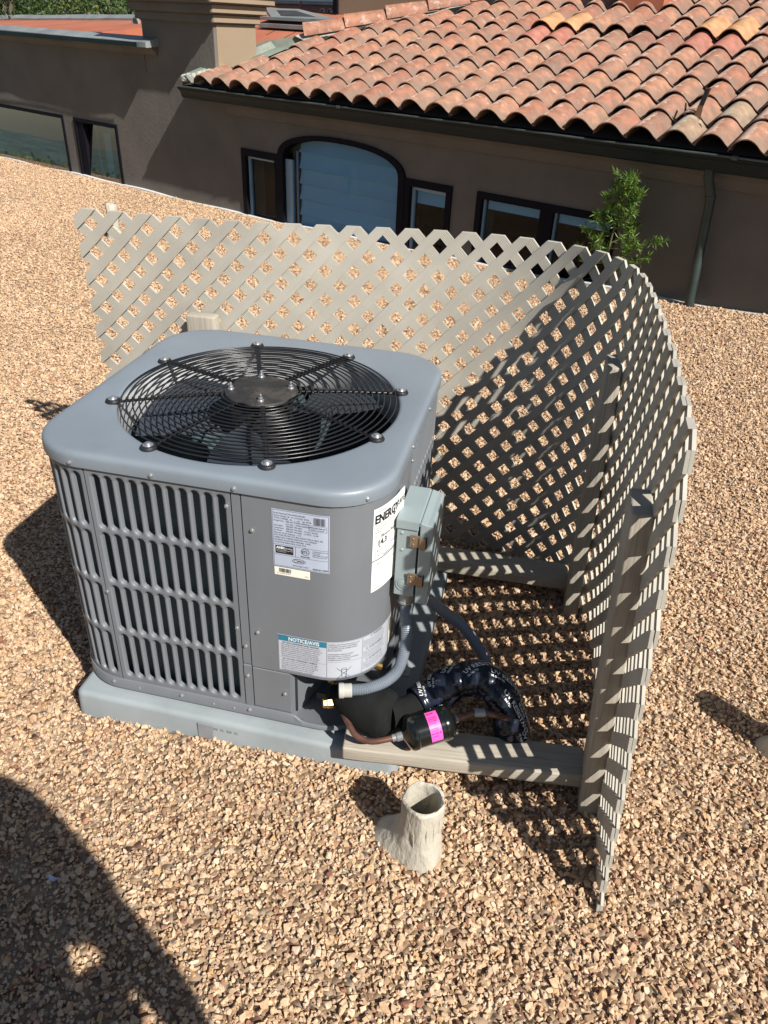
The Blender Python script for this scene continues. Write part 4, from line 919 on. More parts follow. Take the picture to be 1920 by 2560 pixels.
def lattice():
    A = thing('lattice_fence', 'beige diagonal lattice panel bent round the air conditioner into a curve', 'lattice fence', (0.45, 0.25, -0.72))
    K0, K1, JB = -0.5, 31.5, 13.9
    def jend(k):
        p = lat(k, 0); q = lat(k, 1); g = gz(p[0], p[1])-0.02
        return min(JB, (p[2]-g)/(p[2]-q[2]))
    th = 0.0058; rr = random.Random(2)
    for kind in (0, 1):
        for c in range(-14, 46):
            # kind 0: k+j = c (rises to the right, hollow side); kind 1: k-j = c (falls to the right, outer side, grooved)
            rng = []
            for e in (-0.236, 0.236):
                if kind == 0: a, b = max(K0, c+e-JB), min(K1, c+e)
                else: a, b = max(K0, c+e), min(K1, c+e+JB)
                rng.append((a, b))
            if min(b-a for a, b in rng) < 0.15: continue
            n = max(3, int((rng[0][1]-rng[0][0])/0.45)); V = []; UV = []; F = []
            o0, o1 = (0.0004, th) if kind == 0 else (-th, -0.0004)
            jit = rr.uniform(-0.0006, 0.0006); L_ = 0
            for i in range(n+1):
                for (a, b), e, uu in zip(rng, (-0.236, 0.236), (0, 1)):
                    k = a+(b-a)*i/n; j = (c+e-k) if kind == 0 else (k-c-e)
                    jj = min(j, jend(k))
                    p = lat(k, jj); nn = lat_n(k, jj)
                    for o in (o0, o1):
                        V.append(p+nn*(o+jit)); UV.append((uu*1.0, k*0.105))
            # vertex order per station: e0o0 e0o1 e1o0 e1o1
            for i in range(n):
                b0, b1 = 4*i, 4*i+4
                for p, q in ((1, 3), (3, 2), (2, 0), (0, 1)): F.append((b0+p, b0+q, b1+q, b1+p))
            F.append((0, 1, 3, 2)); F.append((4*n, 4*n+2, 4*n+3, 4*n+1))
            me = mesh_of('slat', V, F, MT['slat'] if kind == 0 else MT['slat_groove'], smooth=35, uv=UV)
            me.materials.append(MT['slat'])
            for p in me.polygons[-2:]: p.material_index = 1
            bm = bmesh.new(); bm.from_mesh(me); bmesh.ops.recalc_face_normals(bm, faces=bm.faces); bm.to_mesh(me); bm.free()
            link('slat', me, A)
lattice()

# ================================================================== VENT PIPES
def vent_pipe(x, y, label, h=0.155, r=0.041, turn=0.0, lean=(0.003, 0.0)):
    z = gz(x, y)
    A = thing('vent_pipe', label, 'vent pipe', (x, y, z), group='mastic-coated vent pipes')
    rr = random.Random(int(x*1000)); n = 40; loops = []
    hs = [-0.03, 0.0, 0.012, 0.024, 0.036, 0.048, 0.060, 0.072, 0.095, 0.115, 0.135, 0.148, h-0.003, h]
    ph = [rr.uniform(0, 6) for _ in range(6)]
    for q, hh in enumerate(hs):
        hh = hh*h/0.155 if hh > 0.04 else hh
        f = max(0, 1-hh/0.072); row = []
        for k in range(n):
            a = 2*PI*k/n
            lobe = 0.62*max(0, math.cos(a-turn))**3+0.10*math.cos(2*a+ph[2])+0.16
            rad = r*(1+lobe*1.85*f**1.15)+0.0012*math.sin(5*a+ph[0]+hh*20)+0.0010*math.sin(9*a+ph[1])+0.0008*math.sin(hh*160+3*a)
            if q == len(hs)-1: rad -= 0.003
            row.append((x+lean[0]*hh/h+rad*math.cos(a), y+lean[1]*hh/h+rad*math.sin(a), z+hh+0.0012*math.sin(3*a+ph[3])*(hh > 0.1)))
        loops.append(row)
    for rad, hh in ((r-0.0065, h-0.001), (r-0.0075, h-0.01), (r-0.0075, -0.08)):
        loops.append([(x+lean[0]*hh/h+rad*math.cos(2*PI*k/n), y+lean[1]*hh/h+rad*math.sin(2*PI*k/n), z+hh) for k in range(n)])
    q = MB(); q.loops(loops, cap1=True); q.build('pipe', MT['mastic'], A, smooth=55)
    q = MB()   # folds of the wrapped flashing tape running down the sleeve
    for k in range(7):
        a = turn+PI*0.55+0.42*k+rr.uniform(-0.15, 0.15); h0 = rr.uniform(0.55, 0.9)*h; h1 = h0-rr.uniform(0.3, 0.5)*h; pts = []
        for i in range(6):
            t = i/5; hh = h0+(h1-h0)*t; ra = r+0.0010+(0.010*max(0, 1-hh/0.05)**2); pts.append((x+ra*math.cos(a+0.06*t), y+ra*math.sin(a+0.06*t), z+hh))
        q.tube(pts, [0.0006, 0.0011, 0.0014, 0.0013, 0.001, 0.0005], 5)
    q.build('tape_fold', MT['mastic'], A, smooth=60)
    q = MB()
    for k in range(9):
        a = turn+rr.uniform(-1.1, 1.1); pts = []
        for i in range(5):
            t = i/4; ra = r*(1.0+1.0*t*max(0, math.cos(a-turn))**3); pts.append((x+ra*math.cos(a+0.1*t), y+ra*math.sin(a+0.1*t), z+0.045*(1-t)**1.3+0.004))
        q.tube(pts, [0.001, 0.003, 0.0034, 0.003, 0.001], 5)
    q.build('mastic_ridge', MT['mastic'], A, smooth=60)
vent_pipe(0.512, -0.560, 'short cream-coated vent pipe alone on the open gravel in front of the timber rail', turn=math.radians(168))
vent_pipe(1.315, -0.150, 'vent pipe outside the lattice at the right edge, only its base and shadow showing', h=0.18, turn=math.radians(150))
vent_pipe(-2.77, 4.06, 'distant thin vent pipe behind the top left corner of the lattice', h=0.20, r=0.042, turn=1.0)

# ================================================================== HOUSE
U_L = -14.0; U_R = 4.2
def house():
    A = thing('stucco_house', 'taupe stucco house with black-framed windows and a barrel-tiled roof, beyond the gravel roof', 'house', H(-1.5, 0.5, -1.2))
    W = [(-9.2, -5.957), (-5.757, -4.990), (-3.166, -2.715), (-2.715, -1.364), (-1.364, -0.939), (-0.727, 0.285)]   # window openings, u from-to
    ZH, ZB = -0.240, -1.15; fh = lambda p, q, a: H(p, a, q)
    # ---- wall: solid pieces round the openings, 25 cm thick
    wall = MB()
    def wb(u0, u1, z0, z1): wall.box(u0, u1, 0.0, 0.25, z0, z1, H)
    ARC = []       # arched head of the middle window
    for i in range(25):
        t = PI*i/24; c = abs(math.cos(t))**0.9*(1 if math.cos(t) >= 0 else -1); ARC.append((-2.0395-0.6755*c, ZH-0.02+0.212*math.sin(t)**0.8))
    edges = [-14.0] + [v for w_ in W for v in w_] + [U_R]
    for k in range(0, len(edges), 2):
        if edges[k+1]-edges[k] > 0.001: wb(edges[k], edges[k+1], -1.2, ZH)
    wb(-14.0, -4.42, ZH, 0.455); wb(-4.42, -2.715, ZH, 0.24); wb(-1.364, U_R, ZH, 0.16)
    top = [(-2.715, 0.16), (-1.364, 0.16)]
    P = ARC + [(-1.364, 0.16), (-2.715, 0.16)]
    # spandrel over the arch as a strip
    loops = []
    for (u, z) in ARC: loops.append([H(u, 0.0, max(z, ZH)), H(u, 0.0, 0.16), H(u, 0.25, 0.16), H(u, 0.25, max(z, ZH))])
    wall.loops(loops, cap0=True, cap1=True)
    wall.build('wall', MT['stucco'], A, fix=True)
    # ---- moulding under the eaves
    m = MB(); m.prism([(0, 0.165), (-0.075, 0.165), (-0.075, 0.125), (-0.062, 0.112), (-0.055, 0.075), (-0.055, 0.066), (-0.038, 0.058), (-0.028, 0.020), (-0.028, 0.006), (0, -0.002)], -3.30, U_R, lambda n, z, u: H(u, n, z)); m.build('cornice', MT['stucco'], A, smooth=20)
    # ---- gutter
    m = MB(); pr = [(-0.060, 0.196), (-0.060, 0.098), (-0.135, 0.098), (-0.150, 0.108), (-0.158, 0.140), (-0.172, 0.160), (-0.186, 0.168), (-0.190, 0.186), (-0.186, 0.188), (-0.182, 0.172), (-0.166, 0.164), (-0.150, 0.140), (-0.145, 0.115), (-0.066, 0.104), (-0.066, 0.196)]
    u0 = -3.73; m.prism(pr, u0, U_R, lambda n, z, u: H(u, n, z)); m.prism([(-0.060, 0.196), (-0.060, 0.098), (-0.135, 0.098), (-0.150, 0.108), (-0.158, 0.140), (-0.172, 0.160), (-0.186, 0.168), (-0.190, 0.186)], u0-0.004, u0, lambda n, z, u: H(u, n, z))
    for k in range(9):
        uu = -3.3+0.62*k; m.box(uu, uu+0.02, -0.182, -0.07, 0.176, 0.181, H)
    g = m.build('gutter', MT['gutter'], A, smooth=25)
    m = MB(); m.tube([H(u0+0.3*k, -0.190, 0.188+0.0015*math.sin(k*1.3)) for k in range(27)], 0.0062, 8)
    for uu in (-1.87, 0.98): m.lathe([(0.012, -0.016), (0.013, 0), (0.012, 0.016)], H(uu, -0.190, 0.188), 10, tuple(Tv))
    m.build('gutter_lip', MT['gutter_lip'], g, smooth=50)
    # ---- downspout
    P = catmull([H(0.845, -0.125, 0.11), H(0.85, -0.12, 0.06), H(0.862, -0.085, 0.0), H(0.872, -0.065, -0.08), H(0.885, -0.062, -0.35), H(0.905, -0.060, -0.75)], 8)
    m = MB(); m.tube(P, 0.027, 14); m.tube([P[20], P[22]], 0.0305, 14); m.build('downspout', mat('verdigris_downspout', (0.035, 0.05, 0.047), 0.5, 0.2, var=0.3, scale=8), A, smooth=50)
    # ---- windows
    def frame_rect(par, u0, u1, z0, z1, wd, n0=-0.012, n1=0.06, m_='frame'):
        q = MB(); q.box(u0, u1, n0, n1, z1-wd, z1, H); q.box(u0, u0+wd, n0, n1, z0, z1-wd, H); q.box(u1-wd, u1, n0, n1, z0, z1-wd, H); q.box(u0+wd, u1-wd, n0, n1, z0, z0+wd, H); return q.build('frame', MT[m_], par, bevel=0.003)
    def quad(par, name, u0, u1, z0, z1, n, m_, tilt=0.0):
        q = MB(); q.add([H(u0, n-tilt, z0), H(u1, n-tilt, z0), H(u1, n, z1), H(u0, n, z1)], [(0, 1, 2, 3)]); return q.build(name, MT[m_], par, fix=False)
    def slab(par, name, u0, u1, z0, z1, n0, n1, m_, bevel=0.002):
        q = MB(); q.box(u0, u1, n0, n1, z0, z1, H); return q.build(name, MT[m_], par, bevel=bevel)
    rooms = MB()
    for u0, u1 in ((-9.4, -4.8), (-3.3, 0.5)):
        rooms.loops([[H(u0, 0.26, -1.2), H(u1, 0.26, -1.2), H(u1, 0.26, 0.1), H(u0, 0.26, 0.1)], [H(u0, 2.2, -1.2), H(u1, 2.2, -1.2), H(u1, 2.2, 0.1), H(u0, 2.2, 0.1)]], cap1=True)
    rooms.build('room_interior', MT['interior'], A, fix=False)
    # big left window and its neighbour
    w = link('window', None, A); w['label'] = 'wide fixed window reflecting the hillside'
    frame_rect(w, -9.2, -5.957, -1.15, ZH, 0.035); slab(w, 'reflection_backing', -9.17, -5.99, -1.1, -0.28, 0.20, 0.21, 'teal_backing'); quad(w, 'pane', -9.17, -5.99, -0.92, ZH-0.034, 0.05, 'glass_teal', 0.074)
    w = link('window', None, A); w['label'] = 'narrow window with a pale curtain'
    frame_rect(w, -5.757, -4.990, -1.15, ZH, 0.038, -0.012, 0.09)
    slab(w, 'casement', -5.715, -5.60, -1.1, ZH-0.04, 0.0, 0.05, 'frame'); slab(w, 'casement', -5.032, -5.0285, -1.1, ZH-0.04, 0.0, 0.05, 'frame')
    quad(w, 'pane', -5.60, -5.03, -0.92, ZH-0.038, 0.06, 'glass_teal', 0.074)
    q = MB(); loops = []
    for i in range(13):
        z = -0.30-0.07*i; s_ = max(0, i-3)/9.0
        loops.append([H(-5.56+0.012*j, 0.11+0.02*math.sin(j*2.1), z) if j/9.0 <= 0.15+s_ else H(-5.56+0.012*9*(0.15+s_), 0.11, z) for j in range(15)])
    q.loops(loops, closed=False); q.build('curtain', MT['blind'], w, smooth=60, fix=False)
    slab(w, 'blind', -5.44, -5.33, -1.1, -0.36, 0.12, 0.125, 'blind')
    slab(w, 'reflection_backing', -5.60, -5.03, -1.1, -0.28, 0.20, 0.21, 'teal_backing')
    # arched group
    w = link('window', None, A); w['label'] = 'arched window with white roman blind lowered, between two side lights'
    for u0, u1, bl in ((-3.166, -2.70, 0), (-1.364, -0.939, 1)):
        frame_rect(w, u0, u1+(0.0 if bl else 0.0), -1.15, ZH, 0.05 if bl else 0.055, -0.014, 0.07)
        a, b = (u0+0.055, u1-0.05) if not bl else (u0+0.05, u1-0.045)
        q = MB(); q.box(a, a+0.022, 0.02, 0.05, -1.1, ZH-0.05, H); q.box(b-0.014, b, 0.02, 0.05, -1.1, ZH-0.05, H); q.box(a+0.022, b-0.014, 0.02, 0.05, ZH-0.075, ZH-0.05, H); q.build('sash', MT['stile'], w)
        quad(w, 'pane', a+0.02, b-0.012, -1.1, ZH-0.07, 0.035, 'glass')
        if bl: slab(w, 'blind', a+0.022, b-0.014, ZH-0.17, ZH-0.075, 0.06, 0.07, 'blind')
    q = MB(); n = len(ARC)
    inner = [(-2.0395+(u+2.0395)*0.906, ZH-0.02+(z-ZH+0.02)*0.83-0.0) for u, z in ARC]
    out = [(-2.715, -1.15)]+ARC+[(-1.364, -1.15)]; inn = [(-2.652, -1.15)]+inner+[(-1.427, -1.15)]
    q.loops([[H(u, -0.016, z) for u, z in out], [H(u, -0.016, z) for u, z in inn], [H(u, 0.06, z) for u, z in inn], [H(u, 0.06, z) for u, z in out]], closed=False)
    q.loops([[H(u, 0.06, z) for u, z in out], [H(u, -0.016, z) for u, z in out]], closed=False)
    q.build('frame', MT['frame'], w)
    # stile left of the blind, and the folds of the blind
    q = MB(); q.box(-2.652, -2.575, 0.02, 0.05, -1.12, ZH-0.028, H); q.box(-2.555, -2.535, 0.05, 0.056, -1.1, -0.20, H); q.build('sash', MT['stile'], w)
    def arch_z(u): return ZH-0.02+0.212*0.83*max(0, 1-abs((u+2.0395)/(0.6755*0.906))**(2.2))**0.42
    def fold(z0, z1, k):
        q = MB(); us = [-2.53+(1.10)*i/24 for i in range(25)]; loops = []
        for u in us:
            zt = min(z1, arch_z(u)-0.004) if k == 0 else z1
            loops.append([H(u, 0.084, max(zt, z0+0.002)), H(u, 0.077, (max(zt, z0+0.002)+z0)/2), H(u, 0.062, z0+0.014), H(u, 0.058, z0+0.006), H(u, 0.066, z0), H(u, 0.090, z0-0.002)])
        q.loops(loops, closed=False); q.build('blind_fold', MT['blind'], w, fix=False, smooth=50)
    zs = [-0.206, -0.328, -0.446, -0.568, -0.694, -0.80]
    fold(zs[0], 0.2, 0)
    for k in range(5): fold(zs[k+1], zs[k], 1)
    q = MB(); us = [-2.58+(1.16)*i/24 for i in range(25)]
    q.loops([[H(u, 0.036, arch_z(u)), H(u, 0.036, -1.12)] for u in us], closed=False); q.build('pane', MT['glass'], w, fix=False)
    # right-hand pair
    w = link('window', None, A); w['label'] = 'dark double window with a short white blind in each half'
    frame_rect(w, -0.727, 0.330, -1.15, ZH, 0.045, -0.014, 0.07); slab(w, 'mullion', -0.222, -0.124, -1.1, ZH-0.045, -0.010, 0.06, 'frame')
    for a, b in ((-0.682, -0.222), (-0.124, 0.285)):
        q = MB(); q.box(a, a+0.012, 0.02, 0.05, -1.1, ZH-0.045, H); q.build('sash', MT['stile'], w)
        slab(w, 'blind', a+0.02, b-0.002, ZH-0.113, ZH-0.046, 0.05, 0.06, 'blind'); quad(w, 'pane', a+0.012, b, -1.1, ZH-0.046, 0.035, 'glass')
    # ---- coping on the lower left wall
    m = MB(); us = [-14.0+0.4*k for k in range(25)]+[-4.19]; rr = random.Random(4); loops = []
    for i, u in enumerate(us):
        d = rr.uniform(-0.004, 0.004) if i < len(us)-1 else 0; n0 = -0.132+rr.uniform(-0.012, 0.012)
        zz = 0.462+0.004*(u+9); zz = 0.486
        loops.append([H(u, n0, zz+d), H(u, n0-0.003, zz-0.038+d), H(u, n0+0.012, zz-0.042+d), H(u, 0.0, zz-0.03), H(u, 0.27, zz-0.03), H(u, 0.27, zz+0.028), H(u, 0.02, zz+0.040)])
    m.loops(loops, cap0=True, cap1=True); c = m.build('coping', MT['coping'], A, smooth=25)
    m = MB(); us = [-14+0.4*k for k in range(25)]+[-4.30]
    m.loops([[H(u, -0.1495+0.003*math.sin(u*3), 0.482), H(u, -0.1515+0.003*math.sin(u*3), 0.446)] for u in us], closed=False); m.build('coping_fascia', MT['gutter'], c, fix=False)
    m = MB(); m.prism([(0, 0.452), (-0.06, 0.452), (-0.055, 0.43), (-0.03, 0.41), (-0.02, 0.39), (0, 0.385)], -14, -4.22, lambda n, z, u: H(u, n, z)); m.build('coping_moulding', MT['stucco'], A, smooth=20)
    # ---- chimney: plain shaft, corbelled bands
    ch = MB()
    u0, u1, d = -4.42, -3.44, 0.46
    def shaft(e, z0, z1, bot=None):
        ch.box(u0-e, u1+e, -e+0.001, d+e, z0, z1, H)
    ch.box(u0, u1, 0.002, d, 0.1, 0.655, H)
    for e, z0, z1 in ((0.035, 0.655, 0.715), (0.075, 0.722, 0.785), (0.125, 0.792, 0.86), (0.175, 0.868, 0.95)):
        shaft(e, z0, z1); shaft(e-0.03, z0-0.008, z1+0.004)
    ch.box(u0-0.12, u1+0.12, -0.12, d+0.12, 0.95, 1.5, H)
    cho = ch.build('chimney', MT['stucco'], A, bevel=0.008, smooth=None)
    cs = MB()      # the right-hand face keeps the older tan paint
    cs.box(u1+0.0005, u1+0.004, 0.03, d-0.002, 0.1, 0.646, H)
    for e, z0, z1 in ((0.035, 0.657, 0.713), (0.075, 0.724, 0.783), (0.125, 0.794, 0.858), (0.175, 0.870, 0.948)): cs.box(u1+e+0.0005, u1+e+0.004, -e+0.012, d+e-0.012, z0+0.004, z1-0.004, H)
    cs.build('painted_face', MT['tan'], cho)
    # ---- tiled roof
    PH = math.radians(18.4)
    q0 = P0+Nv*-0.16+Zv*0.212; Sd = Nv*math.cos(PH)+Zv*math.sin(PH); Nr = -Nv*math.sin(PH)+Zv*math.cos(PH)
    SK = -0.075
    Sd2 = Sd+Tv*SK; Sd2 = Sd2/np.linalg.norm(Sd2)
    def RP(u, s, h): return q0+Tv*(u+SK*s)+Sd*s+Nr*h
    dk = MB(); hip = [(-3.60, 0.0), (-3.40, 0.92), (-3.10, 1.05), (-0.9, 3.25), (4.2, 3.25), (4.2, 0.0)]
    HIPX = lambda s: (-3.6+0.21*s if s < 0.95 else -3.19+(s-1.0)*1.085)
    dk.add([tuple(q0+Tv*u+Sd*s+Nr*-0.012) for u, s in hip], [tuple(range(6))]); rf = dk.build('roof', MT['membrane'], A, fix=False)
    rf['label'] = 'low-pitched roof of terracotta barrel tiles'
    # one S tile: barrel plus pan, tapering a little, 12 mm thick
    def tile_mesh(name, m_, pitch=0.213, ln=0.305, wob=0.0, up=0.0):
        nx = 18; prof = []
        for i in range(nx+1):
            t = i/nx
            x = pitch*1.04*t
            if t < 0.74: h = 0.070*math.sin(PI*0.88*t/0.74)**0.62
            else: h = 0.070*math.sin(PI*0.88)**0.62*(1-(t-0.74)/0.26)**1.7
            prof.append((x-pitch*0.38, h))
        V = []; F = []; T_ = 0.0095
        ss = [0, 0.012, 0.10, 0.2, ln]
        for s in ss:
            lift = 0.027*(1-s/ln)+up
            e = 0.0035 if s == 0 else 0
            for x, h in prof: V.append((x*(1-0.04*s/ln), s, h+lift-e+wob*math.sin(8*x+20*s)))
            for x, h in prof: V.append((x*(1-0.04*s/ln), s, h+lift-T_))
        n = nx+1
        for i in range(len(ss)-1):
            b0, b1 = 2*n*i, 2*n*(i+1)
            for k in range(nx):
                F.append((b0+k, b0+k+1, b1+k+1, b1+k)); F.append((b0+n+k+1, b0+n+k, b1+n+k, b1+n+k+1))
        for k in range(nx): F.append((k+1, k, n+k, n+k+1))
        F.append((0, 2*n, 3*n, n)); 
        me = mesh_of(name, V, F, m_); bm = bmesh.new(); bm.from_mesh(me); bmesh.ops.recalc_face_normals(bm, faces=bm.faces); bm.to_mesh(me); bm.free()
        me.polygons.foreach_set('use_smooth', [True]*len(me.polygons)); me.set_sharp_from_angle(angle=math.radians(45)); return me
    TM = [tile_mesh('tile_a', MT['tile']), tile_mesh('tile_b', MT['tile'], wob=0.0012), tile_mesh('tile_c', MT['tile'], wob=-0.0014)]
    TR = tile_mesh('tile_rose', MT['tile_rose']); TT = tile_mesh('tile_tan', MT['tile_tan'], up=0.018); TG = tile_mesh('tile_grey', MT['tile_grey'])
    rot = Matrix(((Tv[0], Sd2[0], Nr[0], 0), (Tv[1], Sd2[1], Nr[1], 0), (Tv[2], Sd2[2], Nr[2], 0), (0, 0, 0, 1)))
    def col_u(c): return -3.42+0.2285*c-0.00082*c*c      # column pitch narrows slightly to the right
    rr = random.Random(9); cnt = 0
    special = {(11, 6): TT, (12, 6): TT, (11, 5): TR, (12, 5): TR, (17, 6): TT, (18, 6): TT, (17, 5): TR, (18, 5): TR, (19, 0): TG, (20, 1): TG}
    tiles = []
    for c in range(-1, 31):
        for r in range(0, 13):
            u, s = col_u(c), 0.25*r-0.035
            uc = u+SK*s
            if uc < HIPX(s+0.1)+(0.27 if 0.1 < s < 0.95 else 0.10) or s > 3.05 or uc > 3.1: continue
            P = np.array(RP(u, s, 0.0)); px, py, dd = project(P[None])
            if px[0] > 2350 or py[0] < -420: continue
            me = special.get((c, r)) or rr.choice(TM)
            ji = Matrix.Rotation(rr.gauss(0, 0.012), 4, 'Z') @ Matrix.Rotation(rr.gauss(0, 0.008), 4, 'X')
            if (c, r) in ((13, 6), (14, 6), (15, 6)): ji = Matrix.Translation((0, 0, 0.020)) @ ji
            wdt = (col_u(c+1)-col_u(c))/0.213
            o = link('roof_tile', me, rf, Matrix.Translation(tuple(P+Tv*rr.gauss(0, 0.003)+Sd*rr.gauss(0, 0.006))) @ rot @ ji @ Matrix.Diagonal((wdt, 1, 1, 1)))
            if me is TT: o['label'] = 'new pale tan tile sitting proud'
            cnt += 1
    print('tiles', cnt)
    # ridge tiles along the hip
    def hp(s): u = HIPX(s); return q0+Tv*u+Sd*s+Nr*0.055
    s0 = 1.02
    for k in range(9):
        a = hp(s0+0.245*k); b = hp(s0+0.245*k+0.30); dd = b-a; Ld = np.linalg.norm(dd); d = dd/Ld
        sidev = np.cross(d, Zv); sidev /= np.linalg.norm(sidev); upv = np.cross(sidev, d)
        q = MB(); loops = []
        for t, ra, li in ((0, 0.088, 0.022), (0.03, 0.088, 0.02), (0.5, 0.082, 0.01), (1, 0.076, 0.0)):
            row = []
            for j in range(11):
                an_ = PI*(-0.06+1.12*j/10); row.append(a+d*Ld*t+sidev*ra*math.cos(an_)+upv*(ra*math.sin(an_)*0.95+li))
            for j in range(10, -1, -1):
                an_ = PI*(-0.06+1.12*j/10); row.append(a+d*Ld*t+sidev*(ra-0.012)*math.cos(an_)+upv*((ra-0.012)*math.sin(an_)*0.95+li))
            loops.append(row)
        q.loops(loops, cap0=True, cap1=True); q.build('ridge_tile', MT['tile_ridge'], rf, smooth=45)
    m = MB(); rr = random.Random(6); loops = []
    for k in range(26):
        s = 0.95+0.095*k; p = q0+Tv*(HIPX(s)+0.02)+Sd*s
        loops.append([p+Tv*(0.01+rr.uniform(0, 0.03))+Nr*-0.01, p+Tv*(0.06+rr.uniform(0, 0.05))+Nr*(0.035+rr.uniform(0, 0.03)), p+Nr*(0.075+rr.uniform(0, 0.02)), p-Tv*0.08+Nr*0.02])
    m.loops(loops, closed=False); m.build('hip_mortar', MT['mortar'], rf, fix=False)
    # far slope behind the hip
    m = MB(); pts = [q0+Tv*HIPX(s)+Sd*s for s in (1.0, 3.2)]; m.add([pts[0], pts[1], pts[1]+Nv*1.2-Zv*0.7, pts[0]+Nv*2.0-Zv*0.55], [(0, 1, 2, 3)]); m.build('roof_underlay', MT['membrane'], rf, fix=False)
    # verdigris flashing down the left edge, with a lump of mortar at the eave
    m = MB(); loops = []
    for k in range(13):
        s = 0.0+0.095*k; u = HIPX(s)-0.0
        p = q0+Tv*u+Sd*s; loops.append([p+Tv*0.14+Nr*0.0, p+Tv*0.03+Nr*0.012, p-Tv*0.015+Nr*0.058, p-Tv*0.085+Nr*0.060, p-Tv*0.10+Nr*-0.02])
    m.loops(loops, closed=False); m.build('flashing', MT['verdigris'], rf, fix=False, smooth=30)
    m = MB(); rr = random.Random(12)
    for k in range(6):
        p = q0+Tv*(-3.66+0.028*k)+Sd*(0.02+0.03*k)+Nr*0.03; bm = bmesh.new(); bmesh.ops.create_icosphere(bm, subdivisions=2, radius=0.042)
        V = [tuple(p+np.array(v.co)*rr.uniform(0.85, 1.15)*np.array([1, 1, 0.8])) for v in bm.verts]; F = [tuple(v.index for v in f.verts) for f in bm.faces]; bm.free(); m.add(V, F)
    m.build('mortar_lump', MT['mortar'], rf, smooth=30)
    # roof-top box clad in orange coating
    m = MB(); p = [q0+Tv*u+Sd*s for u, s in ((-0.74, 1.96), (-0.385, 1.98))]
    a, b = p; dn = Nv*0.5; m.add([a-Zv*0.1, b-Zv*0.1, b-Zv*0.1+dn, a-Zv*0.1+dn, a+Zv*0.55, b+Zv*0.55, b+Zv*0.55+dn, a+Zv*0.55+dn], [(0, 1, 5, 4), (1, 2, 6, 5), (2, 3, 7, 6), (3, 0, 4, 7), (4, 5, 6, 7)]); m.build('roof_box', MT['orange'], rf)
    # edge flashing where the gravel roof meets the wall
    m = MB(); loops = []
    for k in range(140):
        u = -12+0.115*k; x, y, _ = H(u, -0.03, 0); z = gz(x, y); wv = 0.006*math.sin(u*5.1)+0.005*math.sin(u*2.3+1)+0.004
        loops.append([H(u, -0.032, z-0.03), H(u, -0.032, z+wv+0.005), H(u, -0.001, z+wv+0.008), H(u, -0.001, z-0.03)])
    m.loops(loops, closed=False); m.build('edge_flashing', MT['white_flash'], A, fix=False)
    # dark cricket between chimney and hip
    m = MB(); m.add([H(-3.44, 0.06, 0.30), H(-3.44, 2.2, 0.34), H(-2.2, 2.2, 0.36), H(-2.7, 0.9, 0.42), H(-3.30, 0.10, 0.28)], [(0, 1, 2, 3, 4)]); m.build('cricket', MT['membrane'], A, fix=False)
    m = MB(); m.tube(catmull([H(-3.2, 0.60, 0.41), H(-3.1, 0.62, 0.455), H(-2.95, 0.63, 0.46), H(-2.85, 0.64, 0.42)], 6), 0.006, 6); m.build('cable_loop', MT['black'], A, smooth=60)
    m = MB(); m.box(-3.42, -2.72, 0.47, 0.62, 0.385, 0.405, H); m.box(-3.40, -3.20, 0.10, 0.2, 0.318, 0.345, H); m.build('membrane_edge', MT['membrane'], A, bevel=0.006)
house()

# ================================================================== BEHIND THE HOUSE
def half_vent(mb, u, n, z, w_, h_):
    """half-round hood over a louvred opening, standing out of a wall at n"""
    loops = []
    for i in range(13):
        t = PI*i/12
        loops.append([H(u-w_*math.cos(t), n-0.03, z+h_*math.sin(t)), H(u-w_*math.cos(t), n, z+h_*math.sin(t)), H(u-w_*0.8*math.cos(t), n, z+h_*0.8*math.sin(t)), H(u-w_*0.8*math.cos(t), n-0.03, z+h_*0.8*math.sin(t))])
    mb.loops(loops, cap0=True, cap1=True)
def vent_obj(parent, u, n, z, w_=0.05, h_=0.05):
    q = MB(); half_vent(q, u, n, z, w_, h_); o = q.build('vent_hood', MT['coping'], parent)
    q = MB(); q.add([H(u-w_*0.8*math.cos(PI*i/10), n-0.004, z+h_*0.8*math.sin(PI*i/10)) for i in range(11)], [tuple(range(11))])
    q.build('vent_opening', MT['dark'], o, fix=False)
    q = MB()
    for k in range(-2, 3): q.box(u+k*w_*0.3-0.004, u+k*w_*0.3+0.004, n-0.014, n-0.008, z, z+h_*0.75*math.sqrt(max(0.05, 1-(k*0.375)**2)), H)
    q.build('vent_bars', MT['steel'], o)
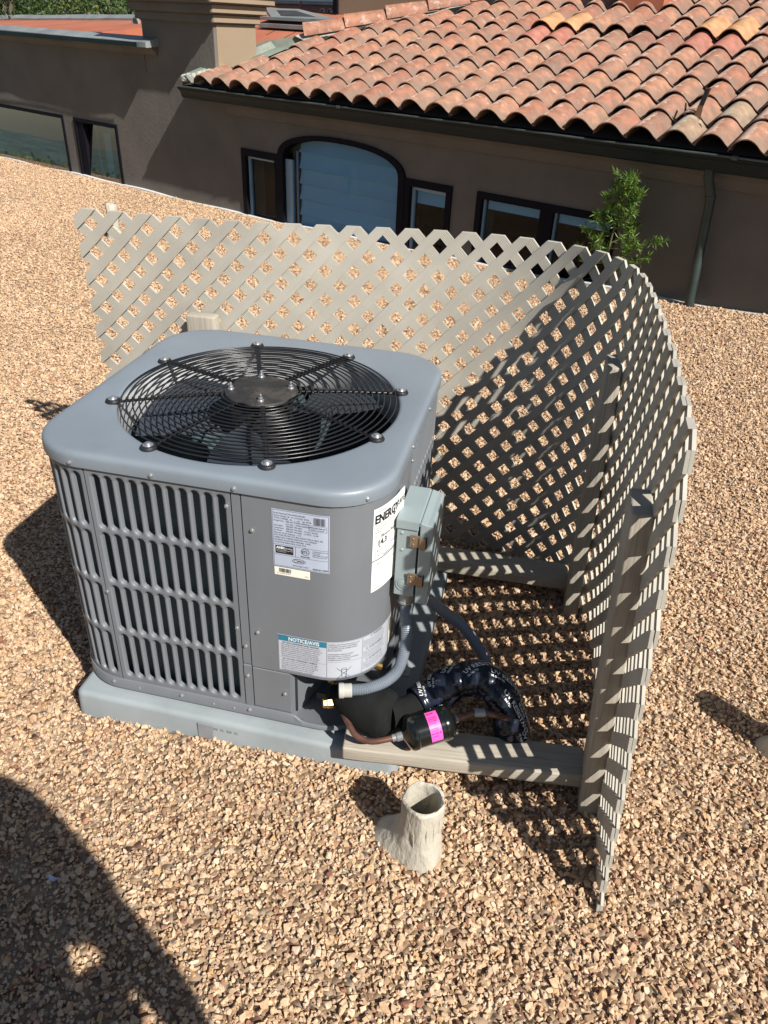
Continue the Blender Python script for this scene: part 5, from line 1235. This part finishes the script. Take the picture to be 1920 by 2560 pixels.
def behind():
    # flat orange-coated roof decks and upstands
    A = thing('roof_upstand', 'orange-coated roof upstand with one half-round vent and a grey raised coping, right of the chimney', 'parapet wall', H(-4.4, 2.1, 0.3))
    q = MB(); q.prism([(1.15, 0.0), (1.15, 0.42), (2.06, 0.690), (2.4, 0.690), (2.4, 0.0)], -5.4, -1.9, lambda n, z, u: H(u, n, z)); q.build('slope', MT['orange'], A)
    q = MB(); q.box(-4.96, -3.93, 1.93, 2.14, 0.690, 0.722, H); q.build('coping', MT['coping'], A, bevel=0.004)
    q = MB(); pts = [(-4.95, 2.08, 0.712), (-3.93, 2.08, 0.722), (-5.20, 2.75, 0.812), (-5.78, 2.75, 0.808)]
    q.add([H(*p) for p in pts]+[H(p[0], p[1], p[2]-0.03) for p in pts], [(0, 1, 2, 3), (7, 6, 5, 4), (0, 4, 5, 1), (1, 5, 6, 2), (2, 6, 7, 3), (3, 7, 4, 0)])
    q.build('raised_coping', MT['coping'], A, bevel=0.003)
    q = MB(); q.add([H(-4.95, 2.22, 0.738), H(-4.42, 2.22, 0.740), H(-5.10, 2.60, 0.793), H(-5.42, 2.60, 0.790)], [(0, 1, 2, 3)]); q.build('recess', MT['membrane'], A, fix=False)  # flat dark patch over the coping, shade of a hollow put into colour
    vent_obj(A, -4.02, 1.72, 0.578, 0.055, 0.055)
    q = MB(); q.box(-4.8, -4.05, 1.75, 1.92, 0.62, 0.66, H); q.build('ledge', MT['coping'], A, bevel=0.004)
    for k in range(4):
        q = MB(); u = -4.9+0.31*k; q.tube([H(u, 1.95, 0.659), H(u+0.02, 1.80, 0.614), H(u+0.05, 1.66-0.05*k, 0.573-0.0148*k)], 0.003, 5); q.build('coating_crack', MT['ink'], A)
    B = thing('roof_upstand', 'long orange-coated roof upstand with a pair of half-round vents, below the tan building', 'parapet wall', H(-4, 3.2, 0.3))
    q = MB(); q.prism([(2.35, 0.3), (2.35, 0.585), (3.02, 0.775), (3.2, 0.775), (3.2, 0.3)], -6.3, -1.0, lambda n, z, u: H(u, n, z)); q.prism([(3.0, 0.5), (3.0, 0.768), (3.5, 0.872), (3.62, 0.872), (3.62, 0.5)], -6.5, -4.84, lambda n, z, u: H(u, n, z)); q.build('slope', MT['orange'], B)
    for u in (-4.41, -4.265): vent_obj(B, u, 2.70, 0.665, 0.055, 0.055)
    for u in (-5.15, -5.03): vent_obj(B, u, 3.12, 0.785, 0.05, 0.05)
    for u in (-5.72, -5.12):
        q = MB(); q.lathe([(0.012, 0.82), (0.012, 0.895), (0.006, 0.90)], H(u, 3.3, 0), 10); q.build('pipe_stub', MT['orange'], B, smooth=40)
    o = MB(); o.box(-9.0, -3.5, 0.9, 3.0, 0.05, 0.33, H); d = o.build('roof_deck', MT['orange'], None); tag(d, kind='structure')
    C = thing('tan_building', 'plain tan rendered building with one blue window, behind the orange roof', 'building', H(-3, 5, 0.7))
    q = MB(); q.box(-4.835, -0.8, 3.03, 6.0, 0.775, 3.6, H); q.box(-9.5, -4.9, 3.6, 6.0, 0.868, 3.6, H); q.build('wall', MT['tan'], C)
    q = MB(); q.box(-4.90, -4.836, 3.0, 3.6, 0.79, 3.6, H); q.build('corner_trim', MT['frame'], C)
    w = link('window', None, C); q = MB(); q.box(-6.75, -5.28, 3.52, 3.6, 0.905, 2.4, H); q.build('frame', MT['label_white'], w, bevel=0.01)
    q = MB(); q.add([H(-6.68, 3.515, 0.955), H(-5.35, 3.515, 0.955), H(-5.35, 3.515, 2.3), H(-6.68, 3.515, 2.3)], [(0, 1, 2, 3)])
    q.build('pane', mat('blue_window_film', (0.12, 0.22, 0.36), 0.25, var=0.3, scale=6), w, fix=False)
    q = MB(); q.box(-6.9, -5.15, 3.45, 3.6, 0.868, 0.905, H); q.build('sill', MT['coping'], w, bevel=0.006)
    # far parapet on the left
    D = thing('roof_upstand', 'far orange parapet with a grey metal coping and one grille, left of the chimney', 'parapet wall', H(-9.5, 2.6, 0.2))
    def PF(u, n, z): return H(u, n, z+0.030*(u+9.8))
    q = MB(); q.prism([(0.95, 0.0), (0.95, 0.40), (2.52, 0.56), (2.75, 0.56), (2.75, 0.0)], -14.5, -6.5, lambda n, z, u: PF(u, n, z)); q.build('slope', MT['orange'], D)
    q = MB()
    us = [-14.5+0.5*k for k in range(17)]
    q.loops([[PF(u, 2.42, 0.530+0.003*math.sin(u*7)), PF(u, 2.42, 0.575+0.004*math.sin(u*5)), PF(u, 2.50, 0.622+0.003*math.sin(u*9)), PF(u, 2.85, 0.625), PF(u, 2.85, 0.53)] for u in us], cap0=True, cap1=True)
    q.build('coping', MT['coping'], D, smooth=25)
    vent_obj(D, -7.25, 1.95, 0.575, 0.07, 0.075)
    o = MB(); o.box(-14.5, -4.43, 0.26, 2.6, 0.25, 0.40, H); d = o.build('roof_deck', MT['orange'], None); tag(d, kind='structure')
behind()

# ================================================================== PLANTS
def leaf_mat(name, c1, c2):
    m, t, b = new_mat(name); L = t.links.new
    at = nd(t, 'ShaderNodeAttribute', attribute_name='tone'); rp = nd(t, 'ShaderNodeValToRGB')
    rp.color_ramp.elements[0].color = (*c1, 1); rp.color_ramp.elements[1].color = (*c2, 1); L(at.outputs['Fac'], rp.inputs[0]); L(rp.outputs[0], b.inputs['Base Color'])
    b.inputs['Roughness'].default_value = 0.5
    out = t.nodes['Material Output']; tr = nd(t, 'ShaderNodeBsdfTranslucent'); L(rp.outputs[0], tr.inputs[0]); mx = nd(t, 'ShaderNodeMixShader'); mx.inputs[0].default_value = 0.35
    L(b.outputs[0], mx.inputs[1]); L(tr.outputs[0], mx.inputs[2]); L(mx.outputs[0], out.inputs['Surface'])
    return m
def leaf_mesh(name, leaves, m):
    """leaves: (base, direction, length, width, tone): narrow folded blades"""
    V = []; F = []; T = []
    for p, d, ln, wd, tone in leaves:
        p = Vector(p); d = Vector(d).normalized(); s = d.cross(Vector((R_.gauss(0, 1), R_.gauss(0, 1), R_.gauss(0, 1)))).normalized(); n = d.cross(s)
        b = len(V); V += [p, p+d*ln*0.45+s*wd, p+d*ln+n*ln*0.12, p+d*ln*0.45-s*wd]; F.append((b, b+1, b+2, b+3)); T += [tone]*4
    me = mesh_of(name, V, F, m); a = me.attributes.new('tone', 'FLOAT', 'POINT'); a.data.foreach_set('value', T); return me
def sapling():
    A = thing('sapling', 'young feathery green sapling against the dark wall behind the bend of the lattice', 'sapling', H(0.36, -0.14, -0.70))
    bark = mat('green_brown_stem', (0.10, 0.10, 0.04), 0.8, var=0.3, scale=30)
    rr = random.Random(21); stems = MB(); leaves = []
    mx_, mz = 0, 0
    main = catmull([H(0.36, -0.13, -0.78), H(0.37, -0.16, -0.55), H(0.375, -0.17, -0.35), H(0.40, -0.18, -0.17), H(0.425, -0.19, -0.04)], 12)
    stems.tube(main, [0.009-0.0065*i/(len(main)-1) for i in range(len(main))], 7)
    br = [(10, -0.20, -0.02, 0.16), (12, 0.24, 0.03, 0.14), (15, -0.13, 0.06, 0.13), (17, 0.20, -0.05, 0.12), (19, -0.17, -0.03, 0.13), (21, 0.29, 0.02, 0.10), (23, 0.11, 0.08, 0.12), (26, -0.10, 0.02, 0.10), (28, 0.10, -0.03, 0.13), (31, 0.085, 0.03, 0.14), (33, -0.085, -0.02, 0.10), (36, 0.08, 0.0, 0.11), (39, -0.055, 0.02, 0.10), (42, 0.045, -0.02, 0.09), (45, -0.02, 0.0, 0.08)]
    def tuft(path, dens, spread):
        for i, p in enumerate(path):
            for _ in range(dens):
                t = (path[min(i+1, len(path)-1)]-path[max(i-1, 0)]).normalized()
                d = t*rr.uniform(0.35, 1.0)+Vector((rr.gauss(0, spread), rr.gauss(0, spread), rr.gauss(0.12, spread)))
                leaves.append((p+Vector((rr.gauss(0, .004),)*3), d, rr.uniform(0.028, 0.055), rr.uniform(0.0022, 0.0038), rr.random()))
    for i, du, dn, up in br:
        b = main[min(i, len(main)-1)]; e = b+Vector(Tv)*du+Vector(Nv)*dn+Vector((0, 0, up))
        path = catmull([b, b.lerp(e, 0.5)+Vector((0, 0, -0.02)), e], 9); stems.tube(path, [0.0035-0.002*k/(len(path)-1) for k in range(len(path))], 5)
        tuft(path[5:], 4, 0.55)
        for _ in range(3):
            k = rr.randint(6, len(path)-2); s = path[k]; e2 = s+Vector((rr.gauss(0, 0.045), rr.gauss(0, 0.04), rr.uniform(0.01, 0.075)))
            p2 = catmull([s, s.lerp(e2, 0.5), e2], 5); stems.tube(p2, 0.0013, 4); tuft(p2[2:], 4, 0.6)
        tuft([e]*3, 6, 0.7)
    tuft(main[30:], 2, 0.5); tuft([main[-1]]*4, 7, 0.5); tuft(main[4:12], 4, 0.9)
    stems.build('stem', bark, A, smooth=60)
    o = link('foliage', leaf_mesh('foliage', leaves, leaf_mat('sapling_leaf', (0.035, 0.10, 0.014), (0.24, 0.38, 0.065))), A); o['kind'] = 'stuff'
sapling()
def tree(x, y, z0, zc, rad, label, c1, c2, seed, nleaf=15000, size=0.062):
    A = thing('tree', label, 'tree', (x, y, z0), group='trees beyond the house')
    rr = random.Random(seed); m = MB(); c = Vector((x, y, zc))
    m.tube(catmull([(x+0.2, y, z0), (x, y+0.1, (z0+zc)/2), (x, y, zc)], 6), [0.28-0.012*i for i in range(13)], 10)
    cl = []
    for k in range(26):
        d = Vector((rr.gauss(0, 1), rr.gauss(0, 1), rr.gauss(0.1, 0.8))).normalized(); p = c+Vector((d.x*rad, d.y*rad, d.z*rad*0.8))*rr.uniform(0.45, 0.95); cl.append((p, rad*rr.uniform(0.22, 0.42)))
        m.tube([c-Vector((0, 0, rad*0.5)), c.lerp(p, 0.55), p], [0.08, 0.05, 0.02], 5)
    m.build('trunk', mat('tree_bark', (0.11, 0.085, 0.06), 0.9, var=0.3, scale=6), A, smooth=60)
    leaves = []
    for i in range(nleaf):
        p, r = rr.choice(cl); d = Vector((rr.gauss(0, 1), rr.gauss(0, 1), rr.gauss(0, 1))).normalized()
        leaves.append((p+d*r*rr.random()**0.4, d+Vector((rr.gauss(0, .6), rr.gauss(0, .6), rr.gauss(-.2, .6))), size*rr.uniform(0.7, 1.5), size*rr.uniform(0.22, 0.4), min(1, max(0, rr.gauss(0.5, 0.25)))))
    o = link('crown', leaf_mesh('crown', leaves, leaf_mat('tree_leaf', c1, c2)), A); o['kind'] = 'stuff'
def trees():
    dk, dk2 = (0.018, 0.035, 0.010), (0.075, 0.115, 0.035); yl, yl2 = (0.09, 0.11, 0.018), (0.30, 0.29, 0.06); gr, gr2 = (0.035, 0.07, 0.018), (0.13, 0.20, 0.05)
    for px, dist, zc, rad, lab, a, b, sd in ((0, 17, -0.2, 2.0, 'dark grey-green tree at the far left corner beyond the house', dk, dk2, 1), (95, 18.5, -0.4, 1.9, 'yellow-green tree between the dark tree and the mid-green tree', yl, yl2, 2), (185, 18, -0.2, 1.9, 'mid-green bushy tree left of the chimney top', gr, gr2, 3), (300, 20, 0.0, 2.2, 'bright green tree close to the chimney', gr, gr2, 4), (-120, 19, 0.2, 2.4, 'dark tree outside the left edge', dk, dk2, 5), (140, 26, 1.0, 3.0, 'tall dark tree standing behind the yellow-green tree', dk, gr2, 6), (250, 27, 1.2, 3.0, 'tall green tree standing behind the mid-green tree', dk, gr2, 7), (20, 27, 0.9, 3.0, 'tall dark tree standing behind the far left tree', dk, dk2, 8)):
        d = np.array(CX)*((px-960)/1915)+np.array(CU)*((1280-20)/1915)+np.array(CF); d /= math.hypot(d[0], d[1])
        tree(CAM[0]+d[0]*dist, CAM[1]+d[1]*dist, -7.2, zc, rad, lab, a, b, sd)
trees()
def woods():
    """wooded slope left of the roof, seen in the window reflections"""
    rr = random.Random(31); leaves = []
    for k in range(5200):
        r = rr.uniform(34, 150); a = rr.uniform(math.radians(140), math.radians(235)); x, y = r*math.cos(a), r*math.sin(a)+2
        h = rr.uniform(0.35, 1.3)*(1+r/140)
        for _ in range(18): leaves.append(((x+rr.gauss(0, 1.2), y+rr.gauss(0, 1.2), -7.0-0.02*r+max(0, r-40)*0.012+h*rr.random()*1.5), (rr.gauss(0, .5), rr.gauss(0, .5), 1), h*0.32, h*0.13, rr.random()))
    o = link('woodland', leaf_mesh('woodland', leaves, leaf_mat('woodland_leaf', (0.07, 0.11, 0.035), (0.30, 0.34, 0.11)))); tag(o, 'wooded slope far below to the left of the roof', kind='stuff')
woods()

# ================================================================== SMALL THINGS
def odds():
    PH = math.radians(18.4); Sd = Nv*math.cos(PH)+Zv*math.sin(PH); Nr = -Nv*math.sin(PH)+Zv*math.cos(PH); q0 = P0+Nv*-0.16+Zv*0.212
    A = thing('metal_strap', 'bent rusty metal strap sticking up out of broken tiles near the eave', 'metal strap', tuple(q0+Tv*0.66+Sd*0.22))
    p = q0+Tv*0.655+Sd*0.20+Nr*0.04
    q = MB(); w_ = 0.017
    pts = [p, p+Zv*0.055+Tv*0.006, p+Zv*0.08+Tv*0.008, p+Zv*0.175+Tv*0.030]
    q.loops([[a-Tv*w_*s_-Nv*0.002, a+Tv*w_*s_-Nv*0.002, a+Tv*w_*s_+Nv*0.002, a-Tv*w_*s_+Nv*0.002] for a, s_ in zip(pts, (1.3, 1.0, 0.85, 0.85))], cap0=True, cap1=True)
    q.build('strap', MT['rust'], A)
    q = MB(); q.box(-0.012, 0.012, -0.0035, -0.0025, 0.09, 0.17, lambda x, y, z: tuple(p+Tv*(x+0.008+0.14*(z-0.05))+Nv*y+Zv*z)); q.build('slot', MT['ink'], A)
    q = MB(); pp = p-Tv*0.125+Sd*0.03+Nr*0.012; q.loops([[pp+Tv*a+Sd*b+Nr*c, pp+Tv*(a+0.012)+Sd*b+Nr*c, pp+Tv*(a+0.012)+Sd*b+Nr*(c+0.006), pp+Tv*a+Sd*b+Nr*(c+0.006)] for a, b, c in ((0.0, 0.10, 0.03), (0.03, 0.03, 0.035), (0.055, -0.03, 0.02), (0.075, -0.05, -0.01))], cap0=True, cap1=True); q.build('broken_edge', MT['ink'], A)
    rr = random.Random(8); q = MB()
    for k in range(5):
        bm = bmesh.new(); bmesh.ops.create_icosphere(bm, subdivisions=1, radius=0.020); c = p+Tv*rr.uniform(-0.03, 0.04)+Sd*rr.uniform(-0.04, 0.03)
        q.add([tuple(c+np.array(v.co)*rr.uniform(0.7, 1.3)) for v in bm.verts], [tuple(v.index for v in f.verts) for f in bm.faces]); bm.free()
    q.build('mortar_dab', MT['mortar'], A, smooth=40)
    for x, y, m_, lab, nm, s in ((0.63, -0.037, 'teal', 'tiny teal plastic scrap on the striped gravel inside the lattice', 'plastic_scrap', 0.016), (-0.155, -0.80, 'label_blue', 'small silver-grey foil scrap at the edge of the shadow in the foreground', 'foil_scrap', 0.012)):
        q = MB(); z = gz(x, y)+0.012; rr = random.Random(3)
        q.loops([[(x-s+2*s*i/4, y-s*0.28+0.003*math.sin(i*2.2), z+0.004*math.sin(i*1.7)), (x-s+2*s*i/4+0.004, y+s*0.28, z+0.003*math.cos(i*1.3)+0.003)] for i in range(5)], closed=False)
        c = dict(MT); o = q.build(nm, mat('bright_teal_plastic', (0.02, 0.45, 0.38), 0.4) if m_ == 'teal' else MT['label_blue'], None, fix=False); tag(o, lab, 'scrap')
    # the stone left lying on the rail
    bm = bmesh.new(); bmesh.ops.create_icosphere(bm, subdivisions=1, radius=0.0075); V = [(0.455+v.co.x, -0.402+v.co.y*0.8, -0.5955+v.co.z*0.75) for v in bm.verts]; F = [tuple(v.index for v in f.verts) for f in bm.faces]; bm.free()
    q = MB(); q.add(V, F); o = q.build('pebble', mat('brown_pebble', (0.36, 0.19, 0.11), 0.8, var=0.2, scale=60), None); tag(o, 'single brown pebble lying on the timber rail below the filter drier', 'pebble')
odds()

# ================================================================== PHOTOGRAPHER (out of frame, casts the shadow at lower left)
def photographer():
    Q = Vector((0.705, -1.715, 0)); fw = Vector((-0.406, 0.914, 0)).normalized(); rt = Vector((fw.y, -fw.x, 0)); g0 = gz(Q.x, Q.y)
    def W(r, f, h): return Q+rt*r+fw*f+Vector((0, 0, g0+h))
    A = thing('person', 'person in dark shirt and jeans holding up a phone, standing behind the viewpoint', 'person', (Q.x, Q.y, g0))
    def skin(name, nodes, edges, m, lv=2):
        me = bpy.data.meshes.new(name); me.from_pydata([tuple(W(*n[:3])) for n in nodes], edges, [])
        o = bpy.data.objects.new(name, me); COL.objects.link(o); md = o.modifiers.new('skin', 'SKIN'); md.use_smooth_shade = True
        for v, n in zip(me.skin_vertices[0].data, nodes): v.radius = (n[3], n[4] if len(n) > 4 else n[3])
        me.skin_vertices[0].data[0].use_root = True
        s = o.modifiers.new('sub', 'SUBSURF'); s.levels = lv; s.render_levels = lv
        bpy.context.view_layer.update(); dg = bpy.context.evaluated_depsgraph_get(); nm = bpy.data.meshes.new_from_object(o.evaluated_get(dg)); bpy.data.objects.remove(o)
        nm.materials.clear(); nm.materials.append(m); nm.polygons.foreach_set('use_smooth', [True]*len(nm.polygons)); return link(name, nm, A)
    skin_m = mat('skin', (0.42, 0.24, 0.17), 0.5, var=0.05); shirt = mat('navy_shirt', (0.03, 0.035, 0.06), 0.8); jeans = mat('blue_jeans', (0.04, 0.06, 0.11), 0.8); hair = mat('dark_hair', (0.02, 0.015, 0.012), 0.6)
    # body: one continuous surface rooted at the pelvis
    nodes = [(0, 0, .95, .13, .10), (0, 0, 1.12, .118, .09), (0, 0.0, 1.28, .135, .10), (0, -.01, 1.42, .10, .08), (0, 0, 1.49, .05), (0, .025, 1.56, .06), (0, .03, 1.63, .085, .095), (0, .025, 1.70, .07, .08),
             (.19, -.01, 1.405, .056), (.295, -.05, 1.14, .046), (.312, -.01, .95, .037), (.302, .02, .875, .028), (.292, .03, .80, .036, .022),
             (-.19, -.01, 1.405, .056), (-.27, .06, 1.16, .044), (-.13, .185, 1.30, .034), (-.07, .20, 1.36, .026), (-.045, .195, 1.395, .03, .02),
             (.09, 0, .86, .085), (.10, .01, .49, .055), (.10, -.02, .10, .038), (.105, .10, .035, .04, .03), (-.09, 0, .86, .085), (-.10, .01, .49, .055), (-.10, -.02, .10, .038), (-.105, .10, .035, .04, .03)]
    edges = [(0, 1), (1, 2), (2, 3), (3, 4), (4, 5), (5, 6), (6, 7), (3, 8), (8, 9), (9, 10), (10, 11), (11, 12), (3, 13), (13, 14), (14, 15), (15, 16), (16, 17), (0, 18), (18, 19), (19, 20), (20, 21), (0, 22), (22, 23), (23, 24), (24, 25)]
    skin('body', nodes, edges, skin_m)
    sh = [(0.02, 0, .90, .195, .13), (0.02, 0, 1.12, .20, .13), (0.01, 0, 1.28, .185, .125), (0, -.01, 1.425, .12, .09), (.19, -.01, 1.405, .066), (.275, -.05, 1.13, .078), (-.19, -.01, 1.405, .066), (-.245, .03, 1.26, .060)]
    skin('shirt', sh, [(0, 1), (1, 2), (2, 3), (3, 4), (4, 5), (3, 6), (6, 7)], shirt)
    je = [(0.01, 0, .90, .18, .12), (.10, 0, .80, .11), (.10, .01, .49, .07), (.10, -.02, .09, .058), (-.09, 0, .84, .098), (-.10, .01, .49, .07), (-.10, -.02, .09, .058)]
    skin('jeans', je, [(0, 1), (1, 2), (2, 3), (0, 4), (4, 5), (5, 6)], jeans)
    for s in (1, -1): skin('shoe', [(.10*s, -.05, .045, .042, .04), (.105*s, .06, .038, .045, .034), (.11*s, .16, .032, .036, .026)], [(0, 1), (1, 2)], hair)
    skin('hair', [(0, .0, 1.66, .088, .10), (0, .0, 1.72, .082, .092), (0, -.05, 1.62, .06, .06)], [(0, 1), (0, 2)], hair)
    q = MB(); q.lathe([(0.004, 0.02), (0.012, 0.006), (0.016, -0.012)], W(0, .118, 1.62), 8, tuple(fw*0.3+Vector((0, 0, 0.9)))); q.build('nose', skin_m, A, smooth=60)
    for s in (1, -1):
        q = MB(); q.lathe([(0.002, -.011), (.011, -.004), (.011, .004), (.002, .011)], W(.032*s, .103, 1.645), 10); q.build('eye', MT['label_white'], A, smooth=60)
        q = MB(); q.lathe([(0.01, -.03), (.016, 0), (.01, .03)], W(.088*s, .02, 1.63), 8); q.build('ear', skin_m, A, smooth=60)
    q = MB(); q.tube([W(-.022, .106, 1.575), W(0, .112, 1.573), W(.022, .106, 1.575)], .005, 6); q.build('mouth', mat('lips', (0.34, 0.13, 0.11), 0.5), A, smooth=60)
    # fingers of the hanging hand, and of the hand round the phone
    for i, (r, ln) in enumerate(((.262, .075), (.272, .085), (.284, .080), (.295, .065))):
        q = MB(); q.tube(catmull([W(r, .045-.012*i, .79), W(r, .052-.012*i, .76), W(r-.004, .056-.012*i, .79-ln)], 4), [.009]*8+[.006], 7); q.build('finger', skin_m, A, smooth=60)
    q = MB(); q.tube(catmull([W(.268, .05, .84), W(.255, .075, .81), W(.256, .08, .775)], 4), [.011]*8+[.008], 7); q.build('thumb', skin_m, A, smooth=60)
    for i in range(4):
        q = MB(); h = 1.36+.02*i; q.tube(catmull([W(-.06, .20, h), W(-.072, .182, h+.004), W(-.055, .168, h+.006)], 4), .008, 7); q.build('finger', skin_m, A, smooth=60)
    q = MB(); q.tube(catmull([W(-.05, .19, 1.36), W(-.03, .172, 1.385), W(-.02, .168, 1.41)], 4), .0095, 7); q.build('thumb', skin_m, A, smooth=60)
    P_ = thing('phone', 'black phone held up by the person behind the viewpoint', 'phone', tuple(W(-.02, .18, 1.40)))
    q = MB(); q.box(-.062, .018, .176, .184, 1.335, 1.485, lambda r, f, h: tuple(W(r, f, h))); q.build('case', MT['black'], P_, bevel=0.003)
photographer()
